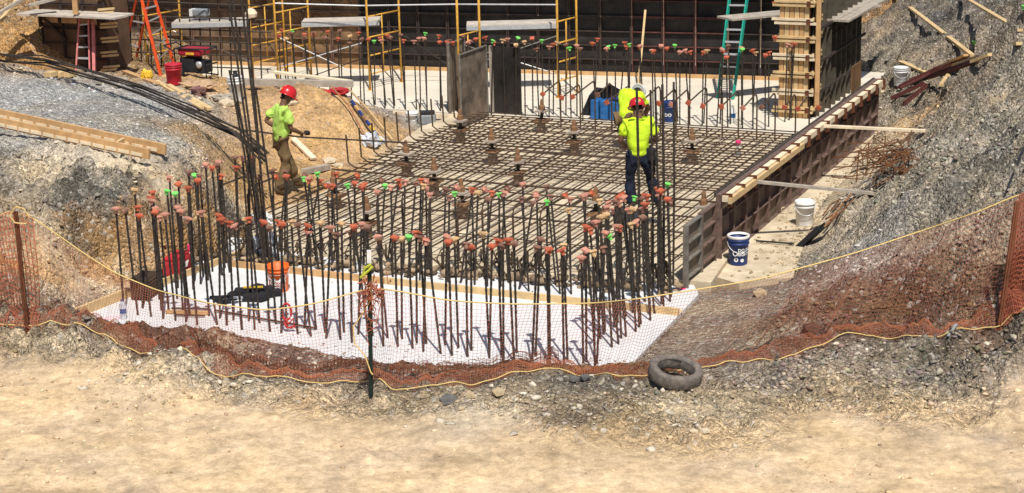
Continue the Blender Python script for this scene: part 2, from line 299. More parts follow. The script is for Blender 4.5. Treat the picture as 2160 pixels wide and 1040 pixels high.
def soil_material():
    m=bpy.data.materials.new('soil');m.use_nodes=True;nt=m.node_tree;N=nt.nodes;L=nt.links;b=N['Principled BSDF'];b.inputs['Roughness'].default_value=.95;b.inputs['Specular IOR Level'].default_value=.15
    tc=N.new('ShaderNodeTexCoord');a=N.new('ShaderNodeAttribute');a.attribute_name='soil'
    def noise(sc,det=6):
        n=N.new('ShaderNodeTexNoise');n.inputs['Scale'].default_value=sc;n.inputs['Detail'].default_value=det;n.inputs['Roughness'].default_value=.7;L.new(tc.outputs['Object'],n.inputs['Vector']);return n
    def ramp(inp,p0,c0,p1,c1):
        r=N.new('ShaderNodeValToRGB');r.color_ramp.elements[0].position=p0;r.color_ramp.elements[0].color=(*c0,1);r.color_ramp.elements[1].position=p1;r.color_ramp.elements[1].color=(*c1,1);L.new(inp,r.inputs[0]);return r
    def mix(t,f,a_,b_):
        x=N.new('ShaderNodeMix');x.data_type='RGBA';x.blend_type=t
        if isinstance(f,(int,float)): x.inputs[0].default_value=f
        else: L.new(f,x.inputs[0])
        for s_,k in ((a_,6),(b_,7)):
            if isinstance(s_,tuple): x.inputs[k].default_value=(*s_,1)
            else: L.new(s_,x.inputs[k])
        return x.outputs[2]
    # stone cells, two sizes, each with its own tone
    v1=N.new('ShaderNodeTexVoronoi');v1.inputs['Scale'].default_value=20;L.new(tc.outputs['Object'],v1.inputs['Vector'])
    v2=N.new('ShaderNodeTexVoronoi');v2.inputs['Scale'].default_value=52;L.new(tc.outputs['Object'],v2.inputs['Vector'])
    s1=N.new('ShaderNodeSeparateColor');L.new(v1.outputs['Color'],s1.inputs[0])
    s2=N.new('ShaderNodeSeparateColor');L.new(v2.outputs['Color'],s2.inputs[0])
    n1=noise(2.2);n2=noise(9);n3=noise(40,3)
    col=mix('MULTIPLY',1.,a.outputs['Color'],ramp(n1.outputs[0],.3,(.72,.71,.70),.72,(1.3,1.28,1.26)).outputs[0])
    rocky=N.new('ShaderNodeMath');rocky.operation='SUBTRACT';rocky.inputs[0].default_value=1;L.new(a.outputs['Alpha'],rocky.inputs[1])
    def mul(s,k):
        x=N.new('ShaderNodeMath');x.operation='MULTIPLY';L.new(s,x.inputs[0])
        if isinstance(k,(int,float)): x.inputs[1].default_value=k
        else: L.new(k,x.inputs[1])
        return x.outputs[0]
    fl=ramp(s2.outputs[0],0.,(.56,.55,.54),1.,(1.48,1.46,1.43)).outputs[0]
    col=mix('MULTIPLY',mul(rocky.outputs[0],.85),col,fl)
    fl1=ramp(s1.outputs[0],0.1,(.55,.54,.53),.95,(1.6,1.55,1.5)).outputs[0]
    col=mix('MULTIPLY',mul(rocky.outputs[0],.55),col,fl1)
    col=mix('MULTIPLY',.8,col,ramp(n2.outputs[0],.36,(.72,.70,.68),.64,(1.24,1.24,1.22)).outputs[0])
    rk_=N.new('ShaderNodeMath');rk_.operation='MULTIPLY_ADD';L.new(rocky.outputs[0],rk_.inputs[0]);rk_.inputs[1].default_value=.4;rk_.inputs[2].default_value=.3
    col=mix('MULTIPLY',rk_.outputs[0],col,ramp(n3.outputs[0],.38,(.66,.65,.64),.62,(1.3,1.3,1.3)).outputs[0])
    # pale stones scattered
    ps=ramp(s1.outputs[1],.93,(0,0,0),.95,(1,1,1)).outputs[0]
    col=mix('MIX',mul(mul(rocky.outputs[0],ps),.6),col,(.55,.5,.43))
    L.new(col,b.inputs['Base Color'])
    ad=N.new('ShaderNodeMath');ad.operation='ADD';L.new(mul(v1.outputs['Distance'],-1.2),ad.inputs[0]);L.new(mul(v2.outputs['Distance'],-.5),ad.inputs[1])
    ad1=N.new('ShaderNodeMath');ad1.operation='MULTIPLY';L.new(ad.outputs[0],ad1.inputs[0]);L.new(rocky.outputs[0],ad1.inputs[1])
    ad2=N.new('ShaderNodeMath');ad2.operation='ADD';L.new(ad1.outputs[0],ad2.inputs[0]);rb_=N.new('ShaderNodeMath');rb_.operation='MULTIPLY_ADD';L.new(rocky.outputs[0],rb_.inputs[0]);rb_.inputs[1].default_value=.6;rb_.inputs[2].default_value=.3;L.new(mul(n2.outputs[0],rb_.outputs[0]),ad2.inputs[1])
    bp=N.new('ShaderNodeBump');bp.inputs['Strength'].default_value=.9;bp.inputs['Distance'].default_value=.05;L.new(ad2.outputs[0],bp.inputs['Height']);L.new(bp.outputs[0],b.inputs['Normal'])
    return m
soil=soil_material();me.materials.append(soil)
go=bpy.data.objects.new('ground',me);COL.objects.link(go);tag(go,kind='structure')
# loose stones: one uncountable scatter per kind
def stone_shape():
    bm=bmesh.new();bmesh.ops.create_icosphere(bm,subdivisions=1,radius=1)
    V=np.array([v.co[:] for v in bm.verts]);F_=[tuple(v.index for v in f.verts) for f in bm.faces];bm.free()
    return V,F_
SV,SF=stone_shape();SF=np.array(SF)
def stones(name,pts,sizes,cols,label):
    n=len(pts);nv=len(SV)
    V=np.repeat(SV[None],n,0)*(1+rng.uniform(-.42,.42,(n,nv,1)))*rng.uniform(.4,1.4,(n,1,3))
    an=rng.uniform(0,6.28,n);c,s=np.cos(an),np.sin(an)
    X=V[...,0]*c[:,None]-V[...,1]*s[:,None];Yv=V[...,0]*s[:,None]+V[...,1]*c[:,None]
    V=np.stack([X,Yv,V[...,2]*.65],-1)*sizes[:,None,None]+pts[:,None,:]
    Fa=(SF[None]+(np.arange(n)*nv)[:,None,None]).reshape(-1,3)
    me=bpy.data.meshes.new(name);me.vertices.add(n*nv);me.vertices.foreach_set('co',V.reshape(-1))
    me.loops.add(Fa.size);me.loops.foreach_set('vertex_index',Fa.ravel());me.polygons.add(len(Fa));me.polygons.foreach_set('loop_start',np.arange(0,Fa.size,3));me.polygons.foreach_set('loop_total',np.full(len(Fa),3));me.update()
    cc=np.repeat(cols,nv,0);at=me.color_attributes.new('soil','FLOAT_COLOR','POINT');at.data.foreach_set('color',np.concatenate([cc,np.ones((len(cc),1))],1).ravel())
    me.materials.append(soil);o=bpy.data.objects.new(name,me);COL.objects.link(o);tag(o,label,'rubble',kind='stuff');return o
def scatter(name,regions,label,smin,smax,tint=None,keep=.5):
    P_=[];
    for (x0,y0,x1,y1,z,n) in regions:
        for _ in range(n):
            g=G(rng.uniform(x0,x1),rng.uniform(y0,y1),z);P_.append(g[:2])
    P_=np.array(P_);z,c,rd=th(P_[:,0],P_[:,1]);k=(z>-.1)
    cl=fbm(P_[:,0]*.8,P_[:,1]*.8,3,90);k&=(cl>-.25+rng.uniform(-.3,.3,len(cl)))
    P_=P_[k];z=z[k];c=c[k];rd=rd[k]
    sz=smin+(smax-smin)*rng.power(.35,len(z))**1.6
    if tint is None: cc=c*rng.uniform(.6,1.7,(len(c),1))+rng.uniform(-.02,.03,(len(c),3))
    else: cc=np.array(tint)*rng.uniform(.75,1.25,(len(c),1))
    stones(name,np.stack([P_[:,0],P_[:,1],z+sz*.15],1),sz,np.clip(cc,.03,.8),label)
scatter('gravel_stones',[(0,640,1400,860,.4,5200),(1350,740,2160,860,.45,3000),(900,830,1500,930,.4,500),(0,860,2160,1040,.4,160)],'small stones strewn over the dirt berm at the road edge',.006,.035)
scatter('road_pebbles',[(0,800,2160,1040,.4,1500),(200,820,1500,900,.4,500)],'grit and small pebbles on the dirt road',.004,.022)
scatter('pale_stones',[(150,720,700,820,.4,420),(850,800,1500,920,.4,260),(1700,700,2160,780,.5,120),(1300,900,1560,960,.4,14)],'chips of pale limestone lying along the berm',.012,.055,(.58,.52,.42))
scatter('bank_stones',[(1640,420,2160,740,.9,5200),(1840,0,2160,420,1.4,6500),(1830,150,2000,330,.4,900)],'broken grey rock covering the right hand bank',.008,.045)
scatter('face_stones',[(0,340,540,680,.8,3600),(0,160,480,340,1.4,1800),(120,570,260,650,.2,700),(0,20,100,160,1.3,500),(560,330,800,420,.1,240),(430,170,830,340,.7,600)],'mixed stones on the excavated bank and spoil mound at left',.008,.045)
# ---------------------------------------------------------------- slabs
def poly(name,P_,z0,z1,m,kind='structure'):
    o=MB().prism(P_,z0,z1).build(name,m);tag(o,kind=kind);return o
def slab_material(base,name,col,col2,scale=1.3,stain=.5):
    m=mat(name,col,.9,.1,scale,.25,col2=col2);return m
poly('white_slab',SLAB,-.15,0.,conc_m)
FAR2=FAR;poly('far_slab',FAR2,-.1,.1,cong_m)
poly('mudmat',MATP,-.14,.06,conb_m)
poly('concrete_strip',STRIP,-.14,-.004,conb_m)

def grit(name,rg,lo_,hi_,tint,label):
    P_=np.array([G(rng.uniform(a,b),rng.uniform(c,d),z_) for (a,c,b,d,z_,n_) in rg for _ in range(n_)])
    stones(name,P_,lo_+(hi_-lo_)*rng.power(.4,len(P_)),np.array(tint)*rng.uniform(.5,1.4,(len(P_),1)),label)
grit('strip_grit',[(1640,420,1760,560,0,420),(1720,340,1850,440,0,420),(1540,500,1680,590,0,90),(1800,280,1860,350,0,160)],.008,.04,(.42,.34,.23),'crumbs of soil and stone scattered over the beige concrete strip')
grit('slab_crumbs',[(200,680,420,700,0,60),(300,690,700,728,0,160),(560,725,1000,765,0,220),(1000,755,1330,770,0,120),(500,540,1400,640,0,110),(330,560,520,700,0,40)],.004,.022,(.26,.19,.13),'crumbs of earth on the white slab')
grit('pit_crumbs',[(620,300,1500,520,.06,420),(1000,200,1640,250,.1,90),(560,180,940,230,.1,60)],.006,.03,(.34,.26,.18),'crumbs of earth on the pit floors')
# ---------------------------------------------------------------- dowels with safety caps
def cap_mesh(m,rnd=False,r=.048):
    b=MB()
    if rnd: b.lathe([(.02,-.055),(.026,-.03),(.03,-.008),(r,0),(r,.012),(r*.8,.018)],n=14)
    else:
        b.lathe([(.021,-.06),(.026,-.035),(.034,-.006)],n=8)
        b.box((0,0,.004),(2*r*.92,2*r*.92,.02));b.box((0,0,.016),(1.7*r*.92,1.7*r*.92,.008))
    V=np.concatenate(b.v);me=bpy.data.meshes.new('safety_cap');me.from_pydata(V.tolist(),[],b.f);me.update();me.materials.append(m);return me
CAPM={(k,rd):cap_mesh(m,rd) for k,m in (('orange',cap_o),('faded pink',cap_f),('yellowed',cap_y),('dirty brown',cap_b),('green',cap_g)) for rd in (False,True)}
BARC={}
def bar_mesh(L,r,m=rebar_m):
    k=(round(L*25),r)
    if k not in BARC:
        b=MB();n=int(L/.04);pts=[(0,0,-.02+i*(L+.02)/n) for i in range(n+1)]
        b.tube(pts,[r*(1.12 if i%2 else .92) for i in range(n+1)],n=7)
        me=bpy.data.meshes.new('rebar');me.from_pydata(np.concatenate(b.v).tolist(),[],b.f);me.update();me.materials.append(m);BARC[k]=(me,L)
    return BARC[k]
def link(name,me,parent=None):
    o=bpy.data.objects.new(name,me);COL.objects.link(o)
    if parent is not None:o.parent=parent
    return o
def dowel(foot,H,lean,r,cap,label,group,tilt=True):
    L=math.hypot(H,math.hypot(*lean));me,L=bar_mesh(L,r)
    o=link('rebar_dowel',me);o.location=foot
    q=Vector((lean[0],lean[1],H)).to_track_quat('Z','Y');o.rotation_mode='QUATERNION';o.rotation_quaternion=q@Quaternion((0,0,1),random.uniform(0,6))
    tag(o,label,'rebar',group)
    if cap:
        rd=cap=='green' and random.random()<.8
        c=link('safety_cap',CAPM[(cap,rd)],o);c.location=(0,0,L);c.rotation_euler=(random.gauss(0,.2),random.gauss(0,.2),random.uniform(0,1.5))
    return o
def capcol(pg=.08):
    x=random.random()
    return 'green' if x<pg else random.choices(['orange','faded pink','yellowed','dirty brown'],[4,3.2,1.3,2.6])[0]
def row(p,dirv,n,step,H,lean,r,lab,grp,pg=.08,jl=.05,jp=.03,jh=.05,nocap=0.):
    for i in range(n):
        f=np.array(p)+dirv*step*i+np.array([random.gauss(0,jp),random.gauss(0,jp),0])
        cp=capcol(pg) if random.random()>nocap else None
        dowel(f,H+random.gauss(0,jh),(lean[0]+random.gauss(0,jl),lean[1]+random.gauss(0,jl)),r,cp,
              lab%(ordw(i),('with %s cap'%cp) if cp else 'without a cap'),grp)
Q0=G(258,664,0.)
row(Q0+A*.05,B,34,.205,1.45,(0,0),.0145,'%s rebar from the left, %s, in the front row','dowels along the front edge of the white slab',.02)
row(Q0+A*.32+B*.1,B,33,.205,1.40,(0,0),.0145,'%s rebar from left, %s, in second row of white slab','dowels in the second row of the white slab',.02)
row(Q0+A*.55-B*.02,A,12,.23,1.52,(0,.0),.0145,'%s rebar from the front %s in the outer left row','dowels of the outer left row',.04,jl=.04)
row(Q0+A*.60+B*.25,A,11,.24,1.5,(0,.0),.0145,'%s rebar from the front %s in the inner left row','dowels of the inner left row',.04,jl=.04)
QR=G(1290,735,0.)
row(QR,A,14,.172,1.45,(-.06,.05),.0145,'%s rebar from the front %s in the outer right row','dowels of the outer right row',.02,jl=.06)
row(QR-B*.28+A*.1,A,14,.172,1.45,(-.06,.05),.0145,'%s rebar from the front %s in the inner right row','dowels of the inner right row',.05,jl=.06)
I0=G(560,560,0.);I1=G(1330,632,0.);ID=(I1-I0)/np.linalg.norm(I1-I0)
row(I0,ID,27,np.linalg.norm(I1-I0)/27,1.26,(0.05,0.12),.014,'%s rebar from the left %s just behind the slab timber','dowels just behind the slab timber',.06,jl=.10)
row(I0+A*.3,ID,27,np.linalg.norm(I1-I0)/27,1.24,(.02,.16),.014,'%s rebar from the left %s at the mat front edge','dowels at the mat front edge',.18,jl=.09)
# far row
FR0=G(592,216,.1);FR1=G(1640,275,.1);FD=(FR1-FR0)/np.linalg.norm(FR1-FR0)
row(FR0,FD,44,np.linalg.norm(FR1-FR0)/44,1.45,(0,0),.0135,'%s rebar from the left %s in the near line of far slab','dowels in the near line on the far slab',.10,jl=.04)
row(FR0+A*.28,FD,42,np.linalg.norm(FR1-FR0)/42,1.45,(0,0),.0135,'%s rebar from the left %s in the rear line of far slab','dowels in the rear line on the far slab',.14,jl=.04)
row(G(1655,258,.1),A,8,.22,1.45,(0,0),.0135,'%s rebar from the front %s beside the timber column form','dowels beside the timber column form',.05,jl=.05)
# tall uncapped bars
def tallbar(a,b,Y,label,r=.016,grp=None,name='starter_bar'):
    p=D(a[0],a[1],Y);q=D(b[0],b[1],Y);return tag(MB().tube([p,p*.5+q*.5+np.array([.01,0,0]),q],r,7).build(name,rebar_m),label,'rebar',grp)
YL=G(555,570,0)[1]
for i,(a,b,l) in enumerate([((556,545),(478,-30),'tall bare rebar, leftmost of the leaning cluster behind white slab'),((562,560),(487,-30),'tall bare rebar beside the leftmost of the leaning cluster'),((570,556),(506,-30),'tall bare rebar at the middle of the leaning cluster'),((548,520),(484,148),'shorter bare rebar starting the leaning cluster at its left'),((553,512),(492,160),'short thick bare rebar standing inside the leaning cluster'),((560,520),(500,215),'shortest bare rebar inside the leaning cluster'),((590,560),(540,190),'bare rebar crossing in front of left worker'),((566,560),(516,-30),'tall bare rebar at right of the leaning cluster')]):
    tallbar(a,b,YL+i*.04,l,grp='tall bare bars behind the white slab')
YR=G(1400,630,0)[1]
for i,(a,b,l) in enumerate([((1349,600),(1343,185),'tall bare rebar in front of right worker\'s back'),((1378,610),(1372,190),'tall bare rebar at right worker\'s right arm'),((1390,600),(1382,184),'thin tall bare rebar just right of the right worker'),((1400,605),(1397,178),'thick tall bare rebar right of right worker'),((1420,600),(1421,173),'rightmost tall bare rebar beyond right worker')]):
    tallbar(a,b,YR+i*.05,l,.018 if i in(0,3) else .015,'tall bare bars around the right worker')
# ---------------------------------------------------------------- rebar mat
M0=np.array([-4.45,25.75,.06]);ZM=.30
mt=thing('rebar_mat','brown tied rebar mat laid over the beige concrete floor in the pit','rebar mat',M0)
matbar_m=mat('mat_bar_steel',(.05,.031,.02),.7,.6,30,.5,.1,col2=(.14,.088,.052))
def bar(pts,r,name,parent,m=matbar_m,n=6): return MB().tube(pts,r,n).build(name,m,parent)
def mp(u,v,z): return np.array([M0[0],M0[1],0])+B*u+A*v+UP*z
def front(u): return -.25+.10*u
for i in range(41):
    u=.02+i*.174+random.gauss(0,.026);v0=front(u)+random.uniform(-.1,.15)-(.0);v1=9.35
    bar([mp(u,v0+.05,.13),mp(u,v0-.02,.2),mp(u,v0+.12,ZM),mp(u+random.gauss(0,.02),5,ZM+random.gauss(0,.01)),mp(u+random.gauss(0,.02),v1,ZM)],.0122,'long_bar',mt)
for i in range(24):
    v=4.6+i*.21+random.gauss(0,.015)
    bar([mp(-.1,v,ZM+.03),mp(3.5,v+random.gauss(0,.03),ZM+.035),mp(7.12,v,ZM+.03)],.012,'cross_bar',mt)
for v in (.9,2.05,2.95,3.5):
    bar([mp(.1+v*.0,v,ZM+.035),mp(3.5,v+random.gauss(0,.03),ZM+.05),mp(7.1,v,ZM+.03)],.009 if v<2 else .014,'cross_bar',mt)
bar([mp(-.2,3.9,ZM+.08),mp(7.1,3.75,ZM+.08)],.019,'cross_bar',mt)
for i in range(9):   # lower bars seen through the grid
    v=.6+i*1.0+random.gauss(0,.03)
    bar([mp(.0,v,.10),mp(7.1,v+random.gauss(0,.03),.10)],.006,'support_wire',mt)
for i in range(10):
    v=4.3+i*.46;bar([mp(.35,v,ZM+.03),mp(.02,v,ZM+.04),mp(-.10,v,ZM+.12),mp(-.12,v,ZM+.62+random.gauss(0,.03))],.016,'bent_bar',mt)
# capped hooks
capk=lambda: CAPM[(random.choices(['orange','faded pink','dirty brown'],[6,2,2])[0],False)]
def hook(base,dirv,Hh,Lh,rise,parent):
    top=base+UP*Hh;pts=[base,top-UP*.1,top-UP*.03+dirv*.03,top+dirv*.1+UP*.01,top+dirv*Lh+UP*rise]
    o=bar(pts,.0155,'hooked_bar',parent,n=7);d=(pts[-1]-pts[-2]);d/=np.linalg.norm(d)
    c=link('safety_cap',capk(),o);c.location=Vector(pts[-1]-np.array(parent['_w']));c.rotation_euler=(Vector(d).to_track_quat('Z','Y')@Quaternion((0,0,1),random.uniform(0,1.5))).to_euler()
for i in range(17):
    u=.15+i*.41+random.gauss(0,.05);hook(mp(u,front(u)+.35,.06),A,.88+random.gauss(0,.04),.85+random.gauss(0,.08),.0,mt)
for i in range(18):
    u=1.6+i*.325+random.gauss(0,.05);hook(mp(u,9.75,.06),-A,.92+random.gauss(0,.03),.95+random.gauss(0,.12),-.10,mt)
# clutter of hooks, short offcuts and lumps of dirt along the mat front
for i in range(40):
    u=random.uniform(.2,7.0);v=front(u)+random.uniform(-.25,.12);p=mp(u,v,.1)
    bar([p+UP*.25,p+UP*.08,p+B*random.uniform(-.1,.1)+UP*.0,p+B*random.uniform(-.25,.25)+UP*random.uniform(.03,.25)+A*.1],.013,'offcut_bar',mt)
pc=[mp(u,front(u)+dv,0) for u,dv in zip(rng.uniform(0,7.2,340),rng.normal(-.22,.09,340))]
pc=np.array(pc);pc[:,2]=rng.uniform(.0,.10,len(pc))
stones('dirt_lumps',pc,rng.uniform(.02,.085,len(pc)),np.array([.24,.18,.12])*rng.uniform(.4,1.9,(len(pc),1)),'lumps of dirt and mortar along the front edge of the rebar mat')
# small chair wires over the floor
# ---------------------------------------------------------------- anchor piles
def pile(px,py,label,k=1.):
    p=G(px,py,.06);t=thing('anchor_pile',label,'anchor pile',p,'anchor piles standing through the rebar mat')
    hx=random.gauss(0,.015)
    MB().lathe([(.085,-.01),(.088,.08),(.082,.17),(.10,.21)],p,14).build('casing',mat('pile_casing',(.22,.16,.12),.9,.4,12,.3),t,True)
    ax=np.array([B*.97+UP*random.gauss(0,.08),A,UP])
    MB().box(p+UP*.225*k,(.27,.27,.025),ax).box(p+UP*.245*k,(.2,.2,.02),ax).build('lower_plate',rust_o,t)
    MB().tube([p+UP*.22*k,p+UP*.4*k+B*hx],.032,8).build('threaded_rod',rebar_m,t)
    MB().box(p+UP*.41*k+B*hx,(.23,.23,.03),ax).build('upper_plate',plate_m,t)
    MB().lathe([(.058,.42),(.058,.50),(.05,.52),(.036,.525),(.034,.60),(.02,.64)],p+B*hx,8).build('nut',rust_o,t)
rust_o=mat('orange_rust',(.26,.14,.07),.9,.5,18,.3);plate_m=mat('plate_steel',(.36,.30,.24),.8,.4,14,.2)
for a in [(858,372,'dark muddy anchor pile at the left edge of the rebar mat'),(916,412,'anchor pile with pale plate at left centre of the mat'),(1040,345,'rusty anchor pile between the pale-plated one and mid mat'),(1094,392,'anchor pile with round-topped rod in the centre of the mat'),(1142,278,'anchor pile with torn white wrap at the rear of the mat'),(1212,325,'anchor pile with orange nut behind the mat centre'),(972,300,'anchor pile beside the tall dark form panels'),(1460,345,'anchor pile right of the right worker'),(710,440,'anchor pile close to left worker\'s boots'),(978,460,'anchor pile hidden among the front hooks of the mat'),(1483,490,'rusty anchor pile beside the grey end form panel'),(1257,480,'anchor pile left of the right worker\'s boots'),(774,500,'anchor pile behind the tallest dowels left of centre')]: pile(*a)
# ---------------------------------------------------------------- formwork
def form_panel(o,du,dn,wd,z0,h,parent,pm,fm,nr=3,dep=.06,name='form_panel',side_m=None):
    """ply sheet with steel frame; o=base corner, du=along, dn=outer normal"""
    o=np.asarray(o,float);ax=np.array([du,dn,UP])
    pl=MB().box(o+du*wd/2-dn*.01+UP*(z0+h/2),(wd-.004,.02,h),ax).build(name,pm,parent)
    f=MB()
    for s in (.012,wd-.012): f.box(o+du*s+dn*dep/2+UP*(z0+h/2),(.02,dep,h-.002),ax)
    for k in range(nr+2):
        zz=z0+.012+(h-.024)*k/(nr+1);f.box(o+du*wd/2+dn*(dep-.004)/2+UP*zz,(wd-.05,dep-.004,.018),ax)
    f.build('panel_frame',fm,pl)
    return pl
W0=np.array([2.87,24.3,0.])
fw=thing('formwork_wall','long low panel formwork along the right side of the rebar mat, timber rail on top','formwork',W0)
vp=mat('panel_back_plywood',(.13,.085,.065),.85,.5,2.5,.2,col2=(.22,.16,.125));vf=mat('panel_frame_steel',(.16,.105,.085),.8,.45,10,.3,.1)
gp=mat('grey_panel_plywood',(.20,.155,.115),.85,.35,3,.2);gf=mat('galvanised_rail',(.20,.18,.155),.6,.4,10,.2,.2)
for i in range(16):
    form_panel(W0+A*(i*.61+.1),A,B,.61,-.02,1.02,fw,vp,vf,nr=2,dep=.07)
form_panel(W0-A*1.25-B*.03,A,B,.62,-.12,1.0,fw,gp,gf,nr=3,dep=.06)
form_panel(W0-A*.62-B*.03,A,B,.62,-.1,1.0,fw,gp,vf,nr=3,dep=.06)
MB().box(W0+A*5.0-B*.04+UP*.985,(9.75,.035,.05),(A,B,UP)).build('top_rail',mat('oiled_timber',(.05,.042,.036),.8,.4,4,.3),fw)
MB().box(W0+A*2.3+B*.13+UP*.955,(4.5,.085,.085),(A,B,UP)).build('waler',woodp_m,fw)
MB().box(W0+A*2.0+B*.20+UP*.93,(3.9,.045,.085),(A,B,UP)).build('waler',wood_m,fw)
MB().box(W0+A*7.2+B*.13+UP*.96,(5.25,.09,.09),(A,B,UP)).build('waler',woodp_m,fw)
for i in range(17):
    s=.12+i*.6+random.gauss(0,.03);p=W0+A*s+B*.17
    MB().box(p+UP*.93+B*.03,(.035,.04,.19),(A,B,UP)).box(p+UP*1.015-B*.03,(.03,.12,.02),(A,B,UP)).box(p+UP*.84,(.05,.02,.04),(A,B,UP)).build('clamp',rust_m,fw)
def board(name,p,q,w_,h_,m,label,cat='board',grp=None,up=(0,0,1)):
    return tag(MB().beam(p,q,w_,h_,up).build(name,m,bevel=0),label,cat,grp)
b1=W0+A*5.35+B*.12+UP*.97
board('brace_board',b1,GT(1952,276,.03),.09,.04,woodp_m,'pale brace board from the formwork rail to the rocky bank, the farther one','brace')
b2=W0+A*1.35+B*.2+UP*.92
board('brace_board',b2,GT(1842,408,.03),.09,.04,woodg_m,'weathered grey brace board from formwork to the ground, the nearer one','brace')
e0=W0+A*9.75
board('plywood_sheet',e0-B*.35+UP*.55,e0-B*.35+UP*1.28,.02,.72,plyb_m,'stained plywood sheet closing the far end of the right formwork','plywood',up=A)
# far wall
WA=np.array([6.9,38.15,.1]);WB=np.array([-10.5,43.6,.1]);WL=np.linalg.norm(WB-WA);WD=(WB-WA)/WL;WN=np.array([WD[1],-WD[0],0]);WN=WN if WN[1]<0 else -WN
bw=thing('formwork_wall','tall dark panel formwork wall across the back of the site','formwork',WA)
n=int(WL/.72)
chev=mat('brown_form_plywood',(.16,.085,.04),.85,.5,2.5,.2,col2=(.30,.18,.09))
for i in range(n):
    xw=(WA+WD*(i+.5)*.72)[0]
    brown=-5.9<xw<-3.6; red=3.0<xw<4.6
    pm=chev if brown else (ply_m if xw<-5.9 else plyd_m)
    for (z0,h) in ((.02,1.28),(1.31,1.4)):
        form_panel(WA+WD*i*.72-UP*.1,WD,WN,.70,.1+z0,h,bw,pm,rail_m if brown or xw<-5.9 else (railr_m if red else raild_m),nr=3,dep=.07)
MB().box((WA+WB)/2+WN*.12+UP*.03,(WL,.12,.08),(WD,WN,UP)).build('sole_board',woodo_m,bw)
MB().box((WA+WB)/2+WN*.42+UP*2.5,(WL,.7,.05),(WD,WN,UP)).build('shade_overhang',woodg_m,bw)  # unseen overhang above the view, added to shade the upper wall panels
# chevron marks stencilled on the brown panels
cm=mat('chevron_marks',(.05,.03,.02),.8,.3,5,0)
f=MB()
for i in range(n):
    xw=(WA+WD*(i+.5)*.72)[0]
    if -5.9<xw<-3.6:
        for zc in (.48,.82,1.12,1.5,1.9):
            o=WA+WD*(i*.72+.36)+WN*.004+UP*zc
            for sx in(-1,1):
                for sz in(-1,1):
                    if (i+int(zc*3))%3==2 and sz<0: continue
                    f.beam(o+WD*sx*.17,o+UP*sz*.10+WD*sx*.05,.014,.004,WN)
f.build('panel_marks',cm,bw)
# tall receding wall on the right
R0=G(1706,247,.1)+B*.05
rw=thing('formwork_wall','tall dark formwork wall running away behind the timber column form','formwork',R0)
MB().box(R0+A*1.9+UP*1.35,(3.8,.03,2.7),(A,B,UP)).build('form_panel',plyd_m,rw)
for i in range(9): MB().box(R0+A*(.15+i*.42)+B*.07+UP*1.3,(.05,.09,2.6),(A,B,UP)).build('stud',mat('dark_stud',(.09,.075,.055),.85,.4,6,.2),rw)
for z in(.5,1.1,1.75): MB().box(R0+A*1.9+B*.14+UP*z,(3.7,.04,.05),(A,B,UP)).build('waler',raild_m,rw)
def vpost(px,py0,Y,top,m,label,w_=.1):
    p=D(px,py0,Y);board('timber_post',p,p+UP*top+np.array([.12,0,0])*0,w_,w_*.9,m,label,'post',up=(1,0,0))
vpost(1722,228,R0[1]-.1,2.4,woodo_m,'light timber post standing against the receding dark formwork')
vpost(1800,150,R0[1]+3.0,2.4,woodg_m,'grey timber post at the right end of the receding formwork')
def planks(name,o,dl,dw,L,n,w_,m,label,cat='platform'):
    t=thing(name,label,cat,o)
    for i in range(n): MB().box(o+dl*L/2+dw*(i+.5)*w_+UP*random.gauss(0,.006),(L,w_-.012,.04),(dl,dw,UP)).build('plank',m,t)
    return t
pk=D(1716,42,35.1);t=planks('walkway_planks',pk,A,B,4.2,3,.24,woodg_m,'grey plank walkway on brackets at top of the receding formwork')
MB().beam(pk+A*.3-UP*.04,pk+A*.3-UP*.5,.04,.04,(1,0,0)).beam(pk+A*.3+B*.7-UP*.04,pk+A*.3-UP*.5,.04,.04).build('bracket',raild_m,t)
pk=D(1512,36,35.9);t=planks('walkway_planks',pk,(A*.75+B*.66),(B*.75-A*.66)*1.,3.6,2,.30,woodg_m,'grey plank platform above the green ladder')
# timber column form
C0=G(1672,248,.1)
cf=thing('column_form','yellow timber column form ringed by paired wooden clamps, right of far slab','column form',C0)
for i in range(6):
    MB().box(C0+B*(-.24+i*.098)-A*.0+UP*1.35,(.085,.06,2.7),(B,A,UP)).build('board',wood_m if i%2 else woodo_m,cf)
MB().box(C0+A*.32+UP*1.35,(.58,.5,2.68),(B,A,UP)).build('core_panel',plyb_m,cf)
for k in range(8):
    z=.13+k*.345
    for dz in(0,.075):
        MB().box(C0+B*random.gauss(.0,.02)-A*.06+UP*(z+dz),(.82,.05,.045),(B,A,UP)).build('clamp_board',woodp_m if k%2 else wood_m,cf)
        MB().box(C0+B*.36+A*.3+UP*(z+dz),(.05,.75,.045),(B,A,UP)).build('clamp_board',wood_m,cf)
    MB().box(C0+B*.3-A*.09+UP*(z+.04),(.07,.03,.10),(B,A,UP)).build('clamp_bracket',rust_m,cf)
def flagcap(px,py,Y,c,l):
    p=D(px,py,Y);q=p+A*.6+B*.25+UP*.35;o=tag(MB().tube([q,p],.014,7).build('angled_rebar',rebar_m),l,'rebar');cc=link('safety_cap',CAPM[(c,c=='green')],o)
    cc.location=Vector(p-np.array(o['_w']));cc.rotation_euler=Vector(p-q).to_track_quat('Z','Y').to_euler()
for a in [(1634,8,34.4,'orange','angled rebar with red cap near the top of column form'),(1640,42,34.3,'faded pink','angled rebar with pale orange cap left of the column form'),(1648,52,34.5,'orange','angled rebar with orange cap touching the column form'),(1634,80,34.2,'orange','angled rebar with bright orange square cap left of column form'),(1651,78,34.4,'green','angled rebar with round green cap on the column form')]: flagcap(*a)
